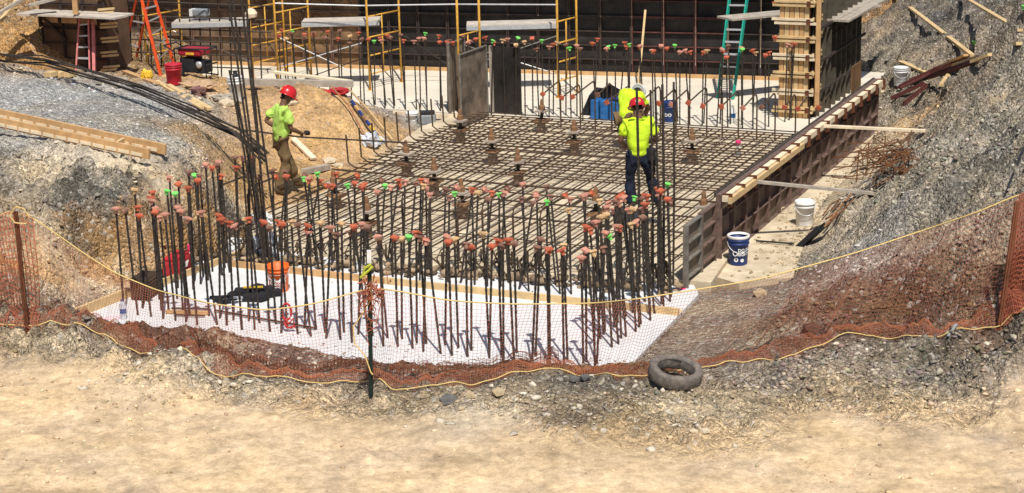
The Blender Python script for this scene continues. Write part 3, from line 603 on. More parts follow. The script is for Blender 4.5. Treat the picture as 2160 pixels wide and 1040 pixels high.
# dark upright form panels beside the mat
ds=thing('form_panel_stack','grey stained plywood form panels standing upright at the mat corner','form panels',G(985,262,.1))
p=G(948,238,.1);form_panel(p,A*.55-B*.83 if False else A,B,.75,0,1.42,ds,gp,gf,nr=0,dep=.04,name='upright_panel')
p=G(972,268,.1);form_panel(p,A,B,1.25,0,1.42,ds,mat('mottled_ply',(.10,.08,.06),.85,.6,3,.2,col2=(.26,.20,.15)),gf,nr=0,dep=.03,name='upright_panel')
p=G(1030,245,.1);MB().box(p+B*.3+A*.3+UP*.68,(.6,.04,1.36),(B,A,UP)).build('upright_panel',plyd_m,ds)
MB().box(p-B*.03+A*.27+UP*.68,(.07,.05,1.40),(B,A,UP)).build('stud',woodg_m,ds)
# timbers
def lumber(a,b,z0,z1,w_,h_,m,label,grp=None): return board('lumber',G(a[0],a[1],z0),G(b[0],b[1],z1),w_,h_,m,label,'lumber',grp)
lumber((488,556),(810,592),.045,.045,.05,.09,woodo_m,'long timber lying on the white slab, its left length, behind the orange bucket')
lumber((812,592),(1432,658),.045,.045,.05,.09,wood_m,'long timber lying across white slab, its right length under the dowels')
lumber((152,664),(272,617),.06,.06,.05,.14,wood_m,'edge board at the left corner of white slab, its front length')
lumber((330,600),(515,530),.05,.05,.04,.09,wood_m,'edge board behind the red tool bag at left of white slab')
lumber((1395,655),(1440,655),.02,.02,.09,.04,woodp_m,'short offcut at the right end of the white slab')
lumber((830,239),(960,247),.06,.06,.05,.1,woodp_m,'edge board of the far slab left of the upright panels')
lumber((1040,247),(1640,290),.03,.03,.05,.07,woodo_m,'long edge board along the far slab behind the rebar mat')
lumber((350,657),(440,660),.03,.03,.04,.04,woodo_m,'short wood strip lying among front dowels at left')
for a,b,l in [((455,655),(665,692),'loose rebar lying on the white slab among the front dowels'),((362,650),(440,652),'short loose rebar lying across the wood strip'),((370,664),(432,666),'short loose rebar lying behind the front dowels')]:
    tag(MB().tube([G(*a,.03),G(*b,.03)],.014,7).build('loose_rebar',rebar_m),l,'rebar')
# ---------------------------------------------------------------- scaffolding
def pole(a,b,r,name,parent,m): return MB().tube([a,b],r,8).build(name,m,parent,True)
def scaffold(px,py,dep,top,label,y0=None,m=yel_m,rung=(.35,.75,1.15,1.6)):
    f=G(px,py,.1);t=thing('scaffold',label,'scaffold frame',f,'yellow scaffold frames on the far slab')
    b=f+A*dep*.35-B*0+np.array([dep*.28,dep*.3,0])
    pole(f,f+UP*top,.024,'leg',t,m);pole(b,b+UP*top,.024,'leg',t,m)
    mid=f*.55+b*.45;pole(mid+UP*.35,mid+UP*1.6,.015,'inner_post',t,m)
    for z in rung: pole(f+UP*z,b+UP*(z+.0),.017,'rung',t,m)
    MB().box(f+UP*.0,(.12,.12,.012)).box(b,(.12,.12,.012)).build('base_plate',m,t)
    return f,b
s1=scaffold(535,165,1.5,3.0,'yellow scaffold frame left of the brown panels, leftmost of the row')
s2=scaffold(588,178,1.5,3.0,'yellow scaffold frame in front of the chevron marked panels')
s3=scaffold(781,190,1.5,3.0,'yellow scaffold frame carrying the right end of the middle platform')
s4=scaffold(971,242,1.0,3.0,'whitish yellow scaffold frame at the upright form panels')
s5=scaffold(1178,206,1.0,3.0,'yellow scaffold frame at the right end of the row')
s0=scaffold(314,185,1.5,3.0,'yellow scaffold frame behind the orange ladder')
def deck(a,b,z,label,w_=.5,nm='scaffold_platform'):
    t=thing(nm,label,'platform',a+UP*z);d=(b-a);L=np.linalg.norm(d);d/=L;p=np.array([-d[1],d[0],0]);p=p if p[1]>0 else -p
    MB().box((a+b)/2+UP*(z+.02)+p*w_/2,(L,w_,.03),(d,p,UP)).build('deck',woodp_g,t)
    f=MB()
    for s in(0.,w_): f.box((a+b)/2+UP*(z-.03)+p*s,(L,.03,.09),(d,p,UP))
    f.build('side_rail',alu_m,t)
    return a+UP*z,d,p,L
woodp_g=mat('sun_bleached_deck',(.50,.44,.37),.85,.25,4,.2)
def dk(x0,x1,py,Y,z,label,w_=.62):
    a=D(x0,py,Y);b=D(x1,py,Y);b[2]=a[2];a=a.copy();b=b.copy();zz=a[2];a[2]=0;b[2]=0;return deck(a,b,zz,label,w_)
d1=dk(362,520,52,38.2,0,'scaffold platform at left with work light and rags on it')
d2=dk(636,800,50,38.8,0,'empty scaffold platform in the middle of the back wall')
d3=dk(984,1178,57,37.6,0,'scaffold platform with curled tape at right of centre')
for (a,b,l) in [((585,8),(1180,9),'long grey tube running along the scaffold frames')]:
    tag(MB().tube([D(580,7,38.6),D(760,12,38.5),D(962,9,38.3),D(1175,10,37.8)],.016,6).build('guard_rail',alu_m),l,'guard rail')
def brace(a,b,Y,l,m=alu_m): tag(MB().tube([D(*a,Y),D(*b,Y)],.012,6).build('cross_brace',m),l,'brace','diagonal scaffold braces')
brace((590,80),(760,160),38.9,'aluminium brace sloping down from the left frame of middle platform');brace((588,142),(765,90),38.95,'dull brace rising towards the middle frame')
brace((980,95),(1170,155),38.0,'pale brace sloping down under the right platform');brace((1175,75),(985,140),38.1,'dull brace rising under the right platform')
brace((365,65),(530,130),38.8,'pale brace sloping behind generator and rebar grid')
# work light, rag, tape
p=D(425,34,38.5);t=thing('work_light','grey work light lying on the left scaffold platform','work light',p)
MB().box(p+UP*.08,(.34,.2,.16),(B,A,UP)).build('housing',grey_m,t,bevel=.03);MB().box(p+UP*.08-B*.2-A*.02,(.07,.19,.15),(B,A,UP)).build('lens',white_m,t);MB().tube([p+B*.15,p+B*.2+UP*.22,p+B*.0+UP*.22],.012,6).build('handle',black_m,t)
p=D(530,36,38.3);tag(MB().lathe([(.12,0),(.14,.08),(.08,.17),(.02,.2)],p,9).build('rag_heap',woodp_m),'pale rag heap on the end of left platform','rag')
# pallet board leaning upright near right worker
board('lumber',G(1346,187,.1),D(1361,22,G(1346,187,.1)[1]+.8),.09,.045,wood_m,'upright timber leaning on the dark back wall above the right worker','lumber',up=(1,0,0))
# ---------------------------------------------------------------- ladders
def ladder(name,bl,br,tl,tr,nr,label,m,w_=.075,rear=None,parent=None,rungm=None,toptray=False):
    t=thing(name,label,'ladder',(bl+br)/2)
    for a,b in((bl,tl),(br,tr)): MB().beam(a,b,.03,w_,np.cross(b-a,br-bl)).build('rail',m,t)
    for i in range(nr):
        k=(i+.6)/(nr+.2);a=bl+(tl-bl)*k;b=br+(tr-br)*k;MB().box((a+b)/2,(np.linalg.norm(b-a),.075,.03),((b-a)/np.linalg.norm(b-a),np.array([0,1.,0]),UP)).build('rung',rungm or alu_m,t)
    if rear:
        for a,b in((rear[0],tl),(rear[1],tr)): MB().beam(a,b,.025,.06).build('rear_rail',m,t)
        for k in(.15,.5): 
            a=rear[0]+(tl-rear[0])*k;b=rear[1]+(tr-rear[1])*k;MB().beam(a,b,.03,.03).build('brace',alu_m,t)
    return t
y0=G(1530,210,.1)[1]
ladder('extension_ladder',G(1514,207,.1),G(1546,210,.1),D(1542,-30,y0+1.2),D(1580,-30,y0+1.2),9,'green extension ladder leaning up to the plank platform',grn_m,.09)
g0=GT(345,168);g1=GT(365,160)
YG=GT(410,163)[1]
ladder('step_ladder',D(342,172,YG+.1),D(368,140,YG+.8),D(293,-25,YG+.5),D(320,-25,YG+.9),7,'open orange step ladder left of the generator',orl_m,.06,rear=(D(262,110,YG+1.6),D(288,120,YG+1.8)))
# ---------------------------------------------------------------- left column form
L0=G(98,150,.80);yb=L0[1]-.95
LFT=thing('column_form','wide brown plywood form at upper left with plank platform around it','column form',L0)
ladder('step_ladder',D(160,160,yb),D(190,162,yb),D(168,38,yb+.3),D(187,36,yb+.3),5,'closed faded red step ladder leaning on the left column form',brl_m,.1)
tag(MB().beam(D(199,163,yb-.02),D(197,48,yb+.3),.06,.09).build('ladder_rail_section',brl_m),'faded red ladder section leaning beside the closed step ladder','ladder section')
bp_=mat('box_form_plywood',(.10,.06,.035),.85,.4,2.2,.2,col2=(.17,.10,.06))
for i in range(3):
    for z0,h in((.0,.95),(.96,.5),(1.47,1.2)):
        form_panel(L0+B*i*.56,B,-A,.555,z0,h,LFT,bp_,raild_m,nr=2,dep=.05)
MB().box(L0+B*.84+A*.4+UP*1.3,(1.66,.74,2.6),(B,A,UP)).build('core_panel',bp_,LFT)
for i in range(3): MB().box(L0+B*(.27+i*.5)-A*.06+UP*1.17,(.4,.015,.22),(B,A,UP)).build('pale_panel',card_m,LFT)
c=L0+B*1.72
for k in range(7):
    z=.12+k*.3
    for dz in(0,.07): MB().box(c-A*.05+UP*(z+dz)+B*random.gauss(0,.03),(.42,.05,.045),(B*.96+UP*.1,A,UP)).build('clamp_board',wood_m,LFT)
pk=D(34,30,L0[1]-.55)
t=planks('plank_platform',pk,B,A,2.5,3,.22,woodp_g,'bleached plank platform around the brown column form at upper left')
MB().beam(pk+B*.15+A*.5-UP*.02,pk+B*.75+A*.6-UP*.6,.05,.05).beam(pk+B*.1+A*.6,pk+B*.1+A*.6-UP*.35,.04,.04).build('bracket',raild_m,t)
board('lumber',D(0,45,yb-.5),D(40,-5,yb+.1),.09,.05,wood_m,'slanting timber at the top left corner of the site','lumber')
board('lumber',D(-10,32,yb-.7),D(52,-5,yb-.2),.09,.05,woodg_m,'grey slanting timber crossing the light one at top left','lumber')
board('lumber',D(60,12,yb+.1),D(115,-3,yb+.3),.2,.05,woodg_m,'grey plank lying over the plank platform at upper left','lumber')
board('timber_post',D(160,30,yb-.2),D(155,-40,yb-.2),.1,.09,woodo_m,'yellow timber post above the closed step ladder','post',up=(0,1,0))
for i,(x,l) in enumerate([(108,'left'),(127,'middle'),(146,'right')]): 
    p=GT(x,162);tag(MB().box(p+UP*.05,(.17,.2,.09),(B,A,UP)).build('wood_block',wood_m),'%s of the three timber blocks under the brown column form'%l,'block')
board('sleeper',GT(128,172),GT(190,176),.16,.12,woodg_m,'grey timber sleeper in front of the ladder feet','sleeper')
board('sleeper',GT(190,165),GT(268,170),.14,.1,woodg_m,'grey timber sleeper right of the ladder feet','sleeper')
# rebar wall grid at left behind the generator
gy_=G(420,200,.1)[1]
g_=thing('rebar_wall_grid','standing rebar wall grid behind the generator and ladder','rebar grid',D(400,190,gy_))
for i in range(16):
    x=232+i*21;MB().tube([D(x+6,200,gy_),D(x,40 if i%3 else 36,gy_)],.016,6).build('upright_bar',rebar_m,g_)
for k,y in enumerate((5,35,60,85,112,138,162)):
    MB().tube([D(225,y-4,gy_-.05),D(400,y+2,gy_-.05),D(572,y+8,gy_-.05)],.017,6).build('horizontal_bar',rebar_m,g_)
# ---------------------------------------------------------------- generator
p=GT(416,163);X_=B;Y_=A
t=thing('generator','portable generator with red tank and black frame on the sand by the orange ladder','generator',p)
f=MB()
for dy in(-.22,.22):
    f.tube([p+X_*-.36+Y_*dy+UP*.08,p+X_*-.38+Y_*dy+UP*.62,p+X_*.38+Y_*dy+UP*.64,p+X_*.38+Y_*dy+UP*.04,p+X_*-.36+Y_*dy+UP*.08],.018,7)
for dx in(-.36,.38): f.tube([p+X_*dx-Y_*.22+UP*.3,p+X_*dx+Y_*.22+UP*.3],.015,6).tube([p+X_*dx-Y_*.22+UP*.62,p+X_*dx+Y_*.22+UP*.62],.015,6)
f.tube([p-X_*.36-Y_*.22+UP*.55,p-X_*.62-Y_*.22+UP*.68,p-X_*.62+Y_*.22+UP*.68,p-X_*.36+Y_*.22+UP*.55],.016,6)
f.build('frame',black_m,t,True)
MB().box(p+UP*.55+X_*-.03,(.56,.42,.15),(X_,Y_,UP)).build('fuel_tank',mat('tank_red',(.33,.02,.035),.5,.2,8,.05),t,bevel=.04)
MB().box(p+UP*.53-Y_*.212,(.2,.004,.05),(X_,Y_,UP)).build('tank_label',yelp_m,t)
MB().box(p+UP*.27-X_*.12,(.36,.34,.3),(X_,Y_,UP)).build('control_panel',black_m,t,bevel=.02)
MB().box(p+UP*.24+X_*.18,(.24,.34,.26),(X_,Y_,UP)).build('engine',black_m,t,bevel=.03)
MB().lathe([(.07,0),(.075,.03),(.03,.04)],p+X_*.2-Y_*.18+UP*.3,14,np.array([X_,UP,-Y_])).build('recoil_starter',alu_m,t,True)
MB().lathe([(.02,-.05),(.09,-.05),(.125,-.04),(.13,0),(.125,.04),(.09,.05),(.02,.05)],p-X_*.26-Y_*.28+UP*.13,20,np.array([X_,UP,-Y_])).build('wheel',black_m,t,True)
MB().lathe([(.02,.0),(.055,.0),(.06,.056),(.02,.06)],p-X_*.26-Y_*.28+UP*.13,14,np.array([X_,UP,-Y_])).build('wheel_hub',grey_m,t,True)
# ---------------------------------------------------------------- buckets and small things
def bucket(px,py,m,label,zf=None,h=.37,r=.15,lid=None,inner=None,name='bucket',handle=True,gz=None,bandm=None,cat='bucket'):
    p=GT(px,py) if gz is None else G(px,py,gz)
    t=thing(name,label,cat,p)
    prof=[(r*.86,0),(r*.87,.01),(r*.96,h*.74),(r*1.04,h*.75),(r*1.04,h*.80),(r*.98,h*.81),(r*.99,h*.88),(r*1.06,h*.885),(r*1.06,h*.93),(r,h*.94),(r*1.03,h),(r*.98,h)]
    if lid is None: prof+=[(r*.9,h*.5),(r*.8,.02)]
    MB().lathe(prof,p,30).build('shell',m,t,True)
    if lid: MB().lathe([(r*1.05,h-.01),(r*1.07,h),(r*1.07,h+.015),(r*.95,h+.02),(r*.93,h+.01)],p,30).build('lid',lid,t,True)
    if inner: MB().lathe([(r*.9,h*.6),(r*.5,h*.68),(.01,h*.7)],p,14).build('contents',inner,t)
    if handle:
        pts=[p+np.array([math.cos(a_)*r*1.07,-.04-abs(math.sin(a_))*r*1.0,h*.85-math.sin(a_)*r*.9]) for a_ in np.linspace(0,math.pi,11)]
        MB().tube(pts,.004,5).build('handle',alu_m,t)
    return t,p
def wrap_text(lines,size,p,r,ang0,z0,parent,m,rot=0.,name='lettering',lead=1.0):
    V=[];F_=[];n=0
    for k,(s,xo) in enumerate(lines):
        c=bpy.data.curves.new('lettering','FONT');c.body=s;c.size=size;c.align_x='CENTER';c.offset=size*.03;c.resolution_u=2
        o=bpy.data.objects.new('tmp',c);COL.objects.link(o);dg=bpy.context.evaluated_depsgraph_get();me=bpy.data.meshes.new_from_object(o.evaluated_get(dg))
        v=np.array([x.co[:2] for x in me.vertices]);v[:,0]+=xo;v[:,1]-=k*size*lead
        V.append(v);F_+=[tuple(i+n for i in q.vertices) for q in me.polygons];n+=len(v);bpy.data.objects.remove(o)
    v=np.concatenate(V);v-=(v.max(0)+v.min(0))/2;c_,s_=math.cos(rot),math.sin(rot);v=v@np.array([[c_,s_],[-s_,c_]])
    rr=r(v[:,1]+z0) if callable(r) else r
    an=ang0+v[:,0]/np.mean(rr)
    W=np.stack([p[0]+rr*np.cos(an),p[1]+rr*np.sin(an),p[2]+z0+v[:,1]],1)
    b=MB();b.add(W,F_);return b.build(name,m,parent)
def cone(r,h,off=.0025): return lambda z: r*(.87+.09*np.clip(z/(h*.74),0,1))+off
FR=-math.pi/2
t,p=bucket(589,612,orb_m,'orange bucket with white slanted lettering standing on the white slab',gz=0.)
wrap_text([('THE',-.05),('HOME',0),('DEPOT',.0)],.066,p,cone(.15,.37),FR+.05,.145,t,txt_m,rot=.72,lead=.85)
b_=MB();
for s in(-1,1):
    for (x0,z0,x1,z1) in ((-.115,.03,-.115,.25),(.115,.03,.115,.25),(-.115,.25,.115,.25)):
        n=8;q=[(x0+(x1-x0)*i/n,z0+(z1-z0)*i/n) for i in range(n+1)]
        b_.tube([p+np.array([cone(.15,.37)(z)*math.cos(FR+.05+x/.14),cone(.15,.37)(z)*math.sin(FR+.05+x/.14),z]) for x,z in q],.0022,4)
    break
b_.build('print_border',txt_m,t)
t,p=bucket(1557,556,blu_m,'blue bucket with open white rim and white print on the concrete strip',gz=-.004,lid=None,h=.40)
MB().lathe([(.152,.385),(.160,.395),(.160,.425),(.150,.43),(.135,.40)],p,28,close=False).build('rim_liner',white_m,t,True)
wrap_text([('DO IT',0),('RIGHT',0)],.062,p,cone(.15,.40),FR+.45,.20,t,txt_m)
for (a0,z0,w0,h0) in ((-.45,.18,.07,.035),(-.35,.09,.10,.03),(.3,.08,.09,.025),(-.6,.12,.05,.05)):
    wrap_text([('•' ,0)],h0*7,p,cone(.15,.40,.002),FR+a0,z0,t,txt_m,name='white_emblem') if w0>.06 else None
t,p=bucket(1697,474,white_m,'white bucket with dirty inside standing on the concrete strip',gz=-.004,h=.38)
t,p=bucket(1899,180,white_m,'white bucket with a lid at the foot of the rocky bank',lid=white_m,h=.36,r=.145)
t,p=bucket(1412,256,blu_m,'blue bucket standing on the far slab behind right worker',gz=.1,h=.38,lid=blu_m,handle=False)
wrap_text([('DO IT',0)],.09,p,cone(.15,.38),FR+.1,.15,t,txt_m)
t,p=bucket(368,178,red_m,'dark red water drum with lid on the sand by generator',h=.38,r=.155,lid=red_m,handle=False,name='water_drum',cat='drum')
t,p=bucket(500,215,white_m,'white gas cylinder on the sand behind the leaning bars',h=.46,r=.14,lid=white_m,handle=False,name='gas_cylinder',cat='cylinder')
MB().lathe([(.05,.47),(.06,.51),(.035,.54),(.05,.58)],p,10).build('valve',black_m,t)
t,p=bucket(870,262,white_m,'dusty white pail on the gravel at the rear of the mound',gz=.0,h=.25,r=.13)
p=G(902,262,0.);t=thing('equipment_case','small grey case with dark lid left of upright panels','case',p)
MB().box(p+UP*.1,(.34,.2,.2)).build('case_body',grey_m,t,bevel=.03);MB().box(p+UP*.24,(.3,.16,.07)).build('case_lid',black_m,t,bevel=.02)
# blue drums and dark cover on far slab
p=G(1283,252,.1);t=thing('blue_crate_stack','ribbed blue plastic containers with dark cover on the far slab','container',p)
for i in range(3): MB().box(p+B*(-.24+i*.2)+UP*.2,(.17,.3,.40),(B,A,UP)).build('container',blub_m,t,bevel=.03)
MB().box(p+B*.22+UP*.44,(.3,.3,.05),(B,A,UP)).build('container_lid',blu_m,t,bevel=.02)
p=G(1243,244,.1);t=thing('folded_tarp','black tent shaped cover beside the blue containers','tarp',p)
V=[p-B*.2,p+B*.3,p+B*.3+A*.5,p-B*.2+A*.5,p+B*.0+UP*.42,p+B*.42+UP*.66+A*.1,p+B*.6+UP*.45+A*.4,p-B*.05+UP*.5+A*.5]
MB().add(V,[(0,1,5,4),(1,2,6,5),(2,3,7,6),(3,0,4,7),(4,5,6,7),(0,3,2,1)]).build('cover',blk_m,t,bevel=.03)
def bottle(px,py,gz,label,m,capm,h=.24,r=.035,band=None):
    p=G(px,py,gz) if gz is not None else GT(px,py);t=thing('bottle',label,'bottle',p)
    MB().lathe([(r*.95,0),(r,.01),(r,h*.7),(r*.45,h*.88),(r*.45,h*.93)],p,12).build('body',m,t,True);MB().lathe([(r*.5,h*.93),(r*.5,h),(r*.4,h)],p,10).build('bottle_cap',capm,t)
    if band: MB().lathe([(r*1.02,h*.3),(r*1.02,h*.55)],p,12,close=False).build('label_band',band,t)
bottle(261,672,0.,'clear water bottle with blue label at the left corner of white slab',clear_m,blu_m,.26,.045,blub_m)
bottle(1545,258,.1,'white plastic bottle on the far slab near column form',white_m,white_m,.33,.06,blub_m)
def spray(p,l,h=.2,r=.035):
    t=thing('spray_can',l,'spray can',p);MB().lathe([(r,0),(r,h*.8),(r*.6,h*.88)],p,12).build('can',white_m,t,True);MB().lathe([(r*1.05,h*.86),(r*1.05,h*1.08),(r*.9,h*1.1)],p,12).build('spray_cap',pink_m,t);MB().lathe([(r*1.03,h*.1),(r*1.03,h*.4)],p,12,close=False).build('can_band',grey_m,t)
spray(G(405,562,0.),'pink capped marking spray can beside the red tool bag',.30,.045)
spray(D(1557,330,30.9),'pink capped marking can at the right edge of rebar mat',.26,.045)
# tool bags
p=G(345,592,0.);d=(G(402,556,0.)-G(340,600,0.));d/=np.linalg.norm(d);pp=np.array([-d[1],d[0],0])
t=thing('tool_bag','red soft tool bag on the left edge of white slab','tool bag',G(375,580,0.));c=G(375,580,0.)
MB().box(c+UP*.15,(.52,.26,.26),(d,pp,UP)).build('bag_body',redf_m,t,bevel=.05);MB().box(c+UP*.03,(.50,.24,.06),(d,pp,UP)).build('bag_base',blk_m,t,bevel=.02)
MB().box(c+UP*.29,(.5,.22,.03),(d,pp,UP)).build('bag_flap',red_m,t,bevel=.01)
for k in range(4): MB().beam(c-pp*.133+d*(-.06+k*.035)+UP*.12,c-pp*.133+d*(.0+k*.035)+UP*.2,.006,.012).build('logo_stripe',txt_m,t)
c=G(308,625,0.);t=thing('tool_basket','dark brown lattice sided tool basket at left corner of white slab','basket',c)
MB().box(c+UP*.16,(.44,.27,.30),(d,pp,UP)).build('basket_body',mat('basket_fabric',(.05,.03,.02),.9,.4,9,.3),t,bevel=.03)
f=MB();gm=mat('basket_lattice',(.16,.09,.06),.8,.3,9,.2)
for k in range(9): f.box(c-pp*.137+d*(-.2+k*.05)+UP*.17,(.008,.006,.24),(d,pp,UP))
for k in range(5): f.box(c-pp*.138+UP*(.07+k*.05),(.42,.006,.008),(d,pp,UP))
f.build('lattice',gm,t)
MB().tube([c-d*.1+UP*.3,c-d*.08+UP*.42,c+d*.08+UP*.42,c+d*.1+UP*.3],.01,6).build('carry_handle',blk_m,t)
# harness / black tool pile
c=G(540,628,0.);t=thing('tool_belt','black tool belt with pouches and yellow stripe dropped on the white slab','tool belt',c)
for k,(dx,dy,sx,sz) in enumerate([(-.19,.0,.2,.14),(.0,.07,.22,.16),(.17,.02,.16,.15),(-.05,-.14,.22,.10),(.1,-.15,.18,.11),(.26,.06,.12,.10),(-.3,-.03,.14,.1)]):
    ax=np.array([[math.cos(k),math.sin(k),0],[-math.sin(k),math.cos(k),0],[0,0,1]])
    MB().box(c+np.array([dx,dy,sz/2]),(sx,.15,sz),ax).build('pouch',blk_m,t,bevel=.025)
MB().box(c+np.array([-.02,-.06,.17]),(.27,.03,.02)).build('stripe',yelp_m,t);MB().box(c+np.array([-.22,-.2,.07]),(.15,.05,.02)).build('buckle',alu_m,t)
MB().tube([c+np.array([x,y,z]) for x,y,z in((-.25,-.1,.04),(-.42,-.18,.02),(-.55,-.12,.02),(-.40,.0,.03),(-.62,.03,.015),(-.45,-.28,.02),(-.3,-.25,.03))],.022,6).build('belt_strap',blk_m,t)
for (x,y,l,m_) in((584,621,'small tin in front of the orange bucket',alu_m),(600,612,'yellow tin at right foot of orange bucket',yelp_m)):
    p=G(x,y,0.);t=thing('tin_can',l,'tin',p);MB().lathe([(.045,0),(.047,.07),(.043,.09)],p,14).build('can',m_,t,True);MB().lathe([(.048,.03),(.048,.05)],p,14,close=False).build('label_band',black_m,t)
# red chain clamp hanging on a dowel
c=G(607,700,0.)+UP*.12;t=thing('strap_loop','red safety lanyard tangled round a front dowel','lanyard',c)
MB().tube([c+np.array([math.cos(a_)*.06,.0,.15+math.sin(a_)*.11]) for a_ in np.linspace(0,6.28,14)],.016,6).build('loop',red_m,t)
MB().tube([c+np.array(v) for v in((-.05,0,.08),(.02,-.03,0),(.08,-.02,.06),(.09,0,-.05),(.0,-.02,-.06),(-.04,0,.02))],.018,6).build('strap',redf_m,t)
# pink marks on the slab
def ring(px,py,rx,ry,l):
    c=G(px,py,.002);pts=[c+np.array([math.cos(a_)*rx,math.sin(a_)*ry,0]) for a_ in np.linspace(0,6.28,22)];o=MB().tube(pts,.006,4).build('paint_mark',mat('pink_mark',(.8,.35,.45),.7,.2,20,0));tag(o,l,'paint mark')
ring(237,671,.1,.06,'pink sprayed ring on the left corner of white slab')
o=MB();[o.box(G(1437+random.uniform(-6,6),603+random.uniform(-6,8),.002),(.07,.05,.004)) for _ in range(5)];tag(o.build('paint_mark',pink_m),'pink sprayed patch at the right rear corner of white slab','paint mark')
# ---------------------------------------------------------------- tyre
c=G(1425,785,.50);t_=math.radians(9);u_=np.array([math.sin(t_),-.17,1.]);u_/=np.linalg.norm(u_);x_=np.cross(np.array([0,1.,0]),u_);x_/=np.linalg.norm(x_);ax=np.array([x_,np.cross(u_,x_),u_])
pr=[];ro=.30;ri=.20
for k in range(17):
    a_=math.pi*2*k/16;pr.append(((ro+ri)/2+(ro-ri)/2*np.sign(math.cos(a_))*abs(math.cos(a_))**.5,.078*np.sign(math.sin(a_))*abs(math.sin(a_))**.6))
me_=MB().lathe(pr,c,72,ax,close=False);V=me_.v[0];V+=(fbm(V[:,0]*20+V[:,2]*9,V[:,1]*20,2,4)*.012)[:,None]*np.array([.5,.5,1])
ty=thing('tyre','old dusty car tyre lying on the berm in front of the net','tyre',c);me_.build('carcass',tyre_m,ty,True)
MB().lathe([(.201,-.05),(.205,0),(.201,.05)],c,48,ax,close=False).build('inner_bead',mat('tyre_inside',(.07,.06,.055),.95,.4,12,.4),ty,True)
# ---------------------------------------------------------------- lumber frame and rebar bundle at left
a=GT(-30,262,.0);b=GT(352,345,.0);c_=GT(-30,284,.0);d_=GT(318,360,.0)
for q0,q1 in((a,b),(c_,d_)):
    k=np.linspace(0,1,40)[:,None];q=q0*(1-k)+q1*k;up_=(th(q[:,0],q[:,1])[0]-q[:,2]).max()+.05;q0[2]+=up_;q1[2]+=up_
fr=thing('lumber_track','orange tinted pair of long boards joined by blocks lying on the gravel mound','lumber frame',(a+d_)/2)
MB().beam(a,b,.045,.16).build('long_board',woodo_m,fr);MB().beam(c_,d_,.045,.16).build('long_board',woodo_m,fr)
for k in np.arange(.03,.98,.075):
    for (s,e) in((a,b),(c_,d_)): 
        q=s+(e-s)*k;dd=(e-s)/np.linalg.norm(e-s);nn=np.cross(UP,dd);nn=nn if nn[1]<0 else -nn;MB().box(q+nn*.03-UP*.03,(.2,.012,.05),(dd,nn,UP)).build('cleat',woodp_m,fr)
for k in(.78,): MB().beam(a+(b-a)*k,c_+(d_-c_)*(k+.01),.05,.1).build('spacer_block',wood_m,fr)
board('lumber',GT(330,340,.03),GT(412,352,.03),.05,.03,woodg_m,'thin grey stick beyond the end of lumber frame','lumber')
def P3(px,py,off): return GT(px,py,off)
rb=thing('rebar_bundle','bundle of long black bars lying across the gravel mound at left','rebar bundle',GT(200,175,.1))
base=[D(-30,118,33.2),D(0,125,32.9),D(90,138,32.3),D(170,156,31.7),D(290,198,30.6),D(400,240,29.5),D(505,288,28.4),D(560,340,27.8)]
for i in range(7):
    o=np.array([0,0,1])*(i%3)*.055+np.array([.2,1,0])*(i//3)*.09
    MB().tube([q+o+rng.normal(0,.03,3) for q in base],.015,6).build('long_bar',rebar_m,rb)
for i in range(3):
    MB().tube([q for q in (D(480+8*i,268+4*i,28.2),D(512+6*i,300,28.0),D(530+4*i,310+10*i,27.9),D(520+9*i,360,27.7))],.013,6).build('bent_bar',rebar_m,rb)
# ---------------------------------------------------------------- things on the sand mound
board('lumber',GT(330,172,.05),GT(425,228,.05),.1,.05,wood_m,'yellow board by the red drum, upper of the pair','lumber')
board('lumber',GT(355,180,.1),GT(443,230,.06),.1,.05,wood_m,'yellow board by the red drum, lower of the pair','lumber')
YC=G(600,185,1.12)[1]+.15
board('lumber',D(478,172,YC+.1),D(745,177,YC+.5),.14,.12,woodg_m,'thick weathered log like beam along the top of sand mound','beam')
board('lumber',D(578,152,YC+.9),D(742,172,YC+.8),.16,.04,woodp_m,'pale wide board behind the weathered beam','board')
board('lumber',GT(618,292,.08),GT(662,335,.05),.11,.04,woodp_m,'pale short board beside left worker\'s knee','board')
board('lumber',GT(640,362,.06),GT(692,352,.06),.12,.09,woodg_m,'grey short beam behind left worker\'s boots','block')
for (x,y,s,l) in [(694,342,.2,'upper pale broken slab near left worker'),(712,352,.17,'lower pale broken slab near left worker'),(690,358,.12,'small pale slab lump near left worker'),(614,222,.2,'flat pale rock by left worker\'s chest'),(480,222,.25,'torn sack half buried in the sand'),(455,208,.2,'pale rubble lump left of gas cylinder')]:
    p=GT(x,y);b=MB().add(SV*np.array([s*.75,s*.5,s*.32])*(1+rng.uniform(-.3,.3,(len(SV),1)))+p+UP*s*.15,[tuple(q) for q in SF]);tag(b.build('rock_lump',mat('pale_rock',(.56,.46,.32),.9,.2,10,.3)),l,'rock')
def stick(pts,r,m,l,name='tool_handle',cat='tool'): return tag(MB().tube(pts,r,7).build(name,m),l,cat)
stick([GT(697,180,.25),GT(735,222,.15),GT(772,290,.06)],.016,mat('brown_handle',(.35,.16,.08),.7,.2,10,.1),'brown wooden pole lying down the sand mound left of level','wooden_pole')
stick([GT(733,185,.2),GT(780,235,.12),GT(828,294,.05)],.017,wood_m,'pale wooden pole leaning on the right flank of sand mound','pole')
p0=GT(741,213,.1);p1=GT(805,298,.06);t=thing('spirit_level','striped blue and yellow spirit level lying down the mound','spirit level',p0)
for k in range(8): MB().beam(p0+(p1-p0)*k/8,p0+(p1-p0)*(k+.96)/8,.05,.04).build('segment',(blu_m,woodo_m,blu_m,rust_o,blu_m,yelp_m,blu_m,yelp_m)[k],t)
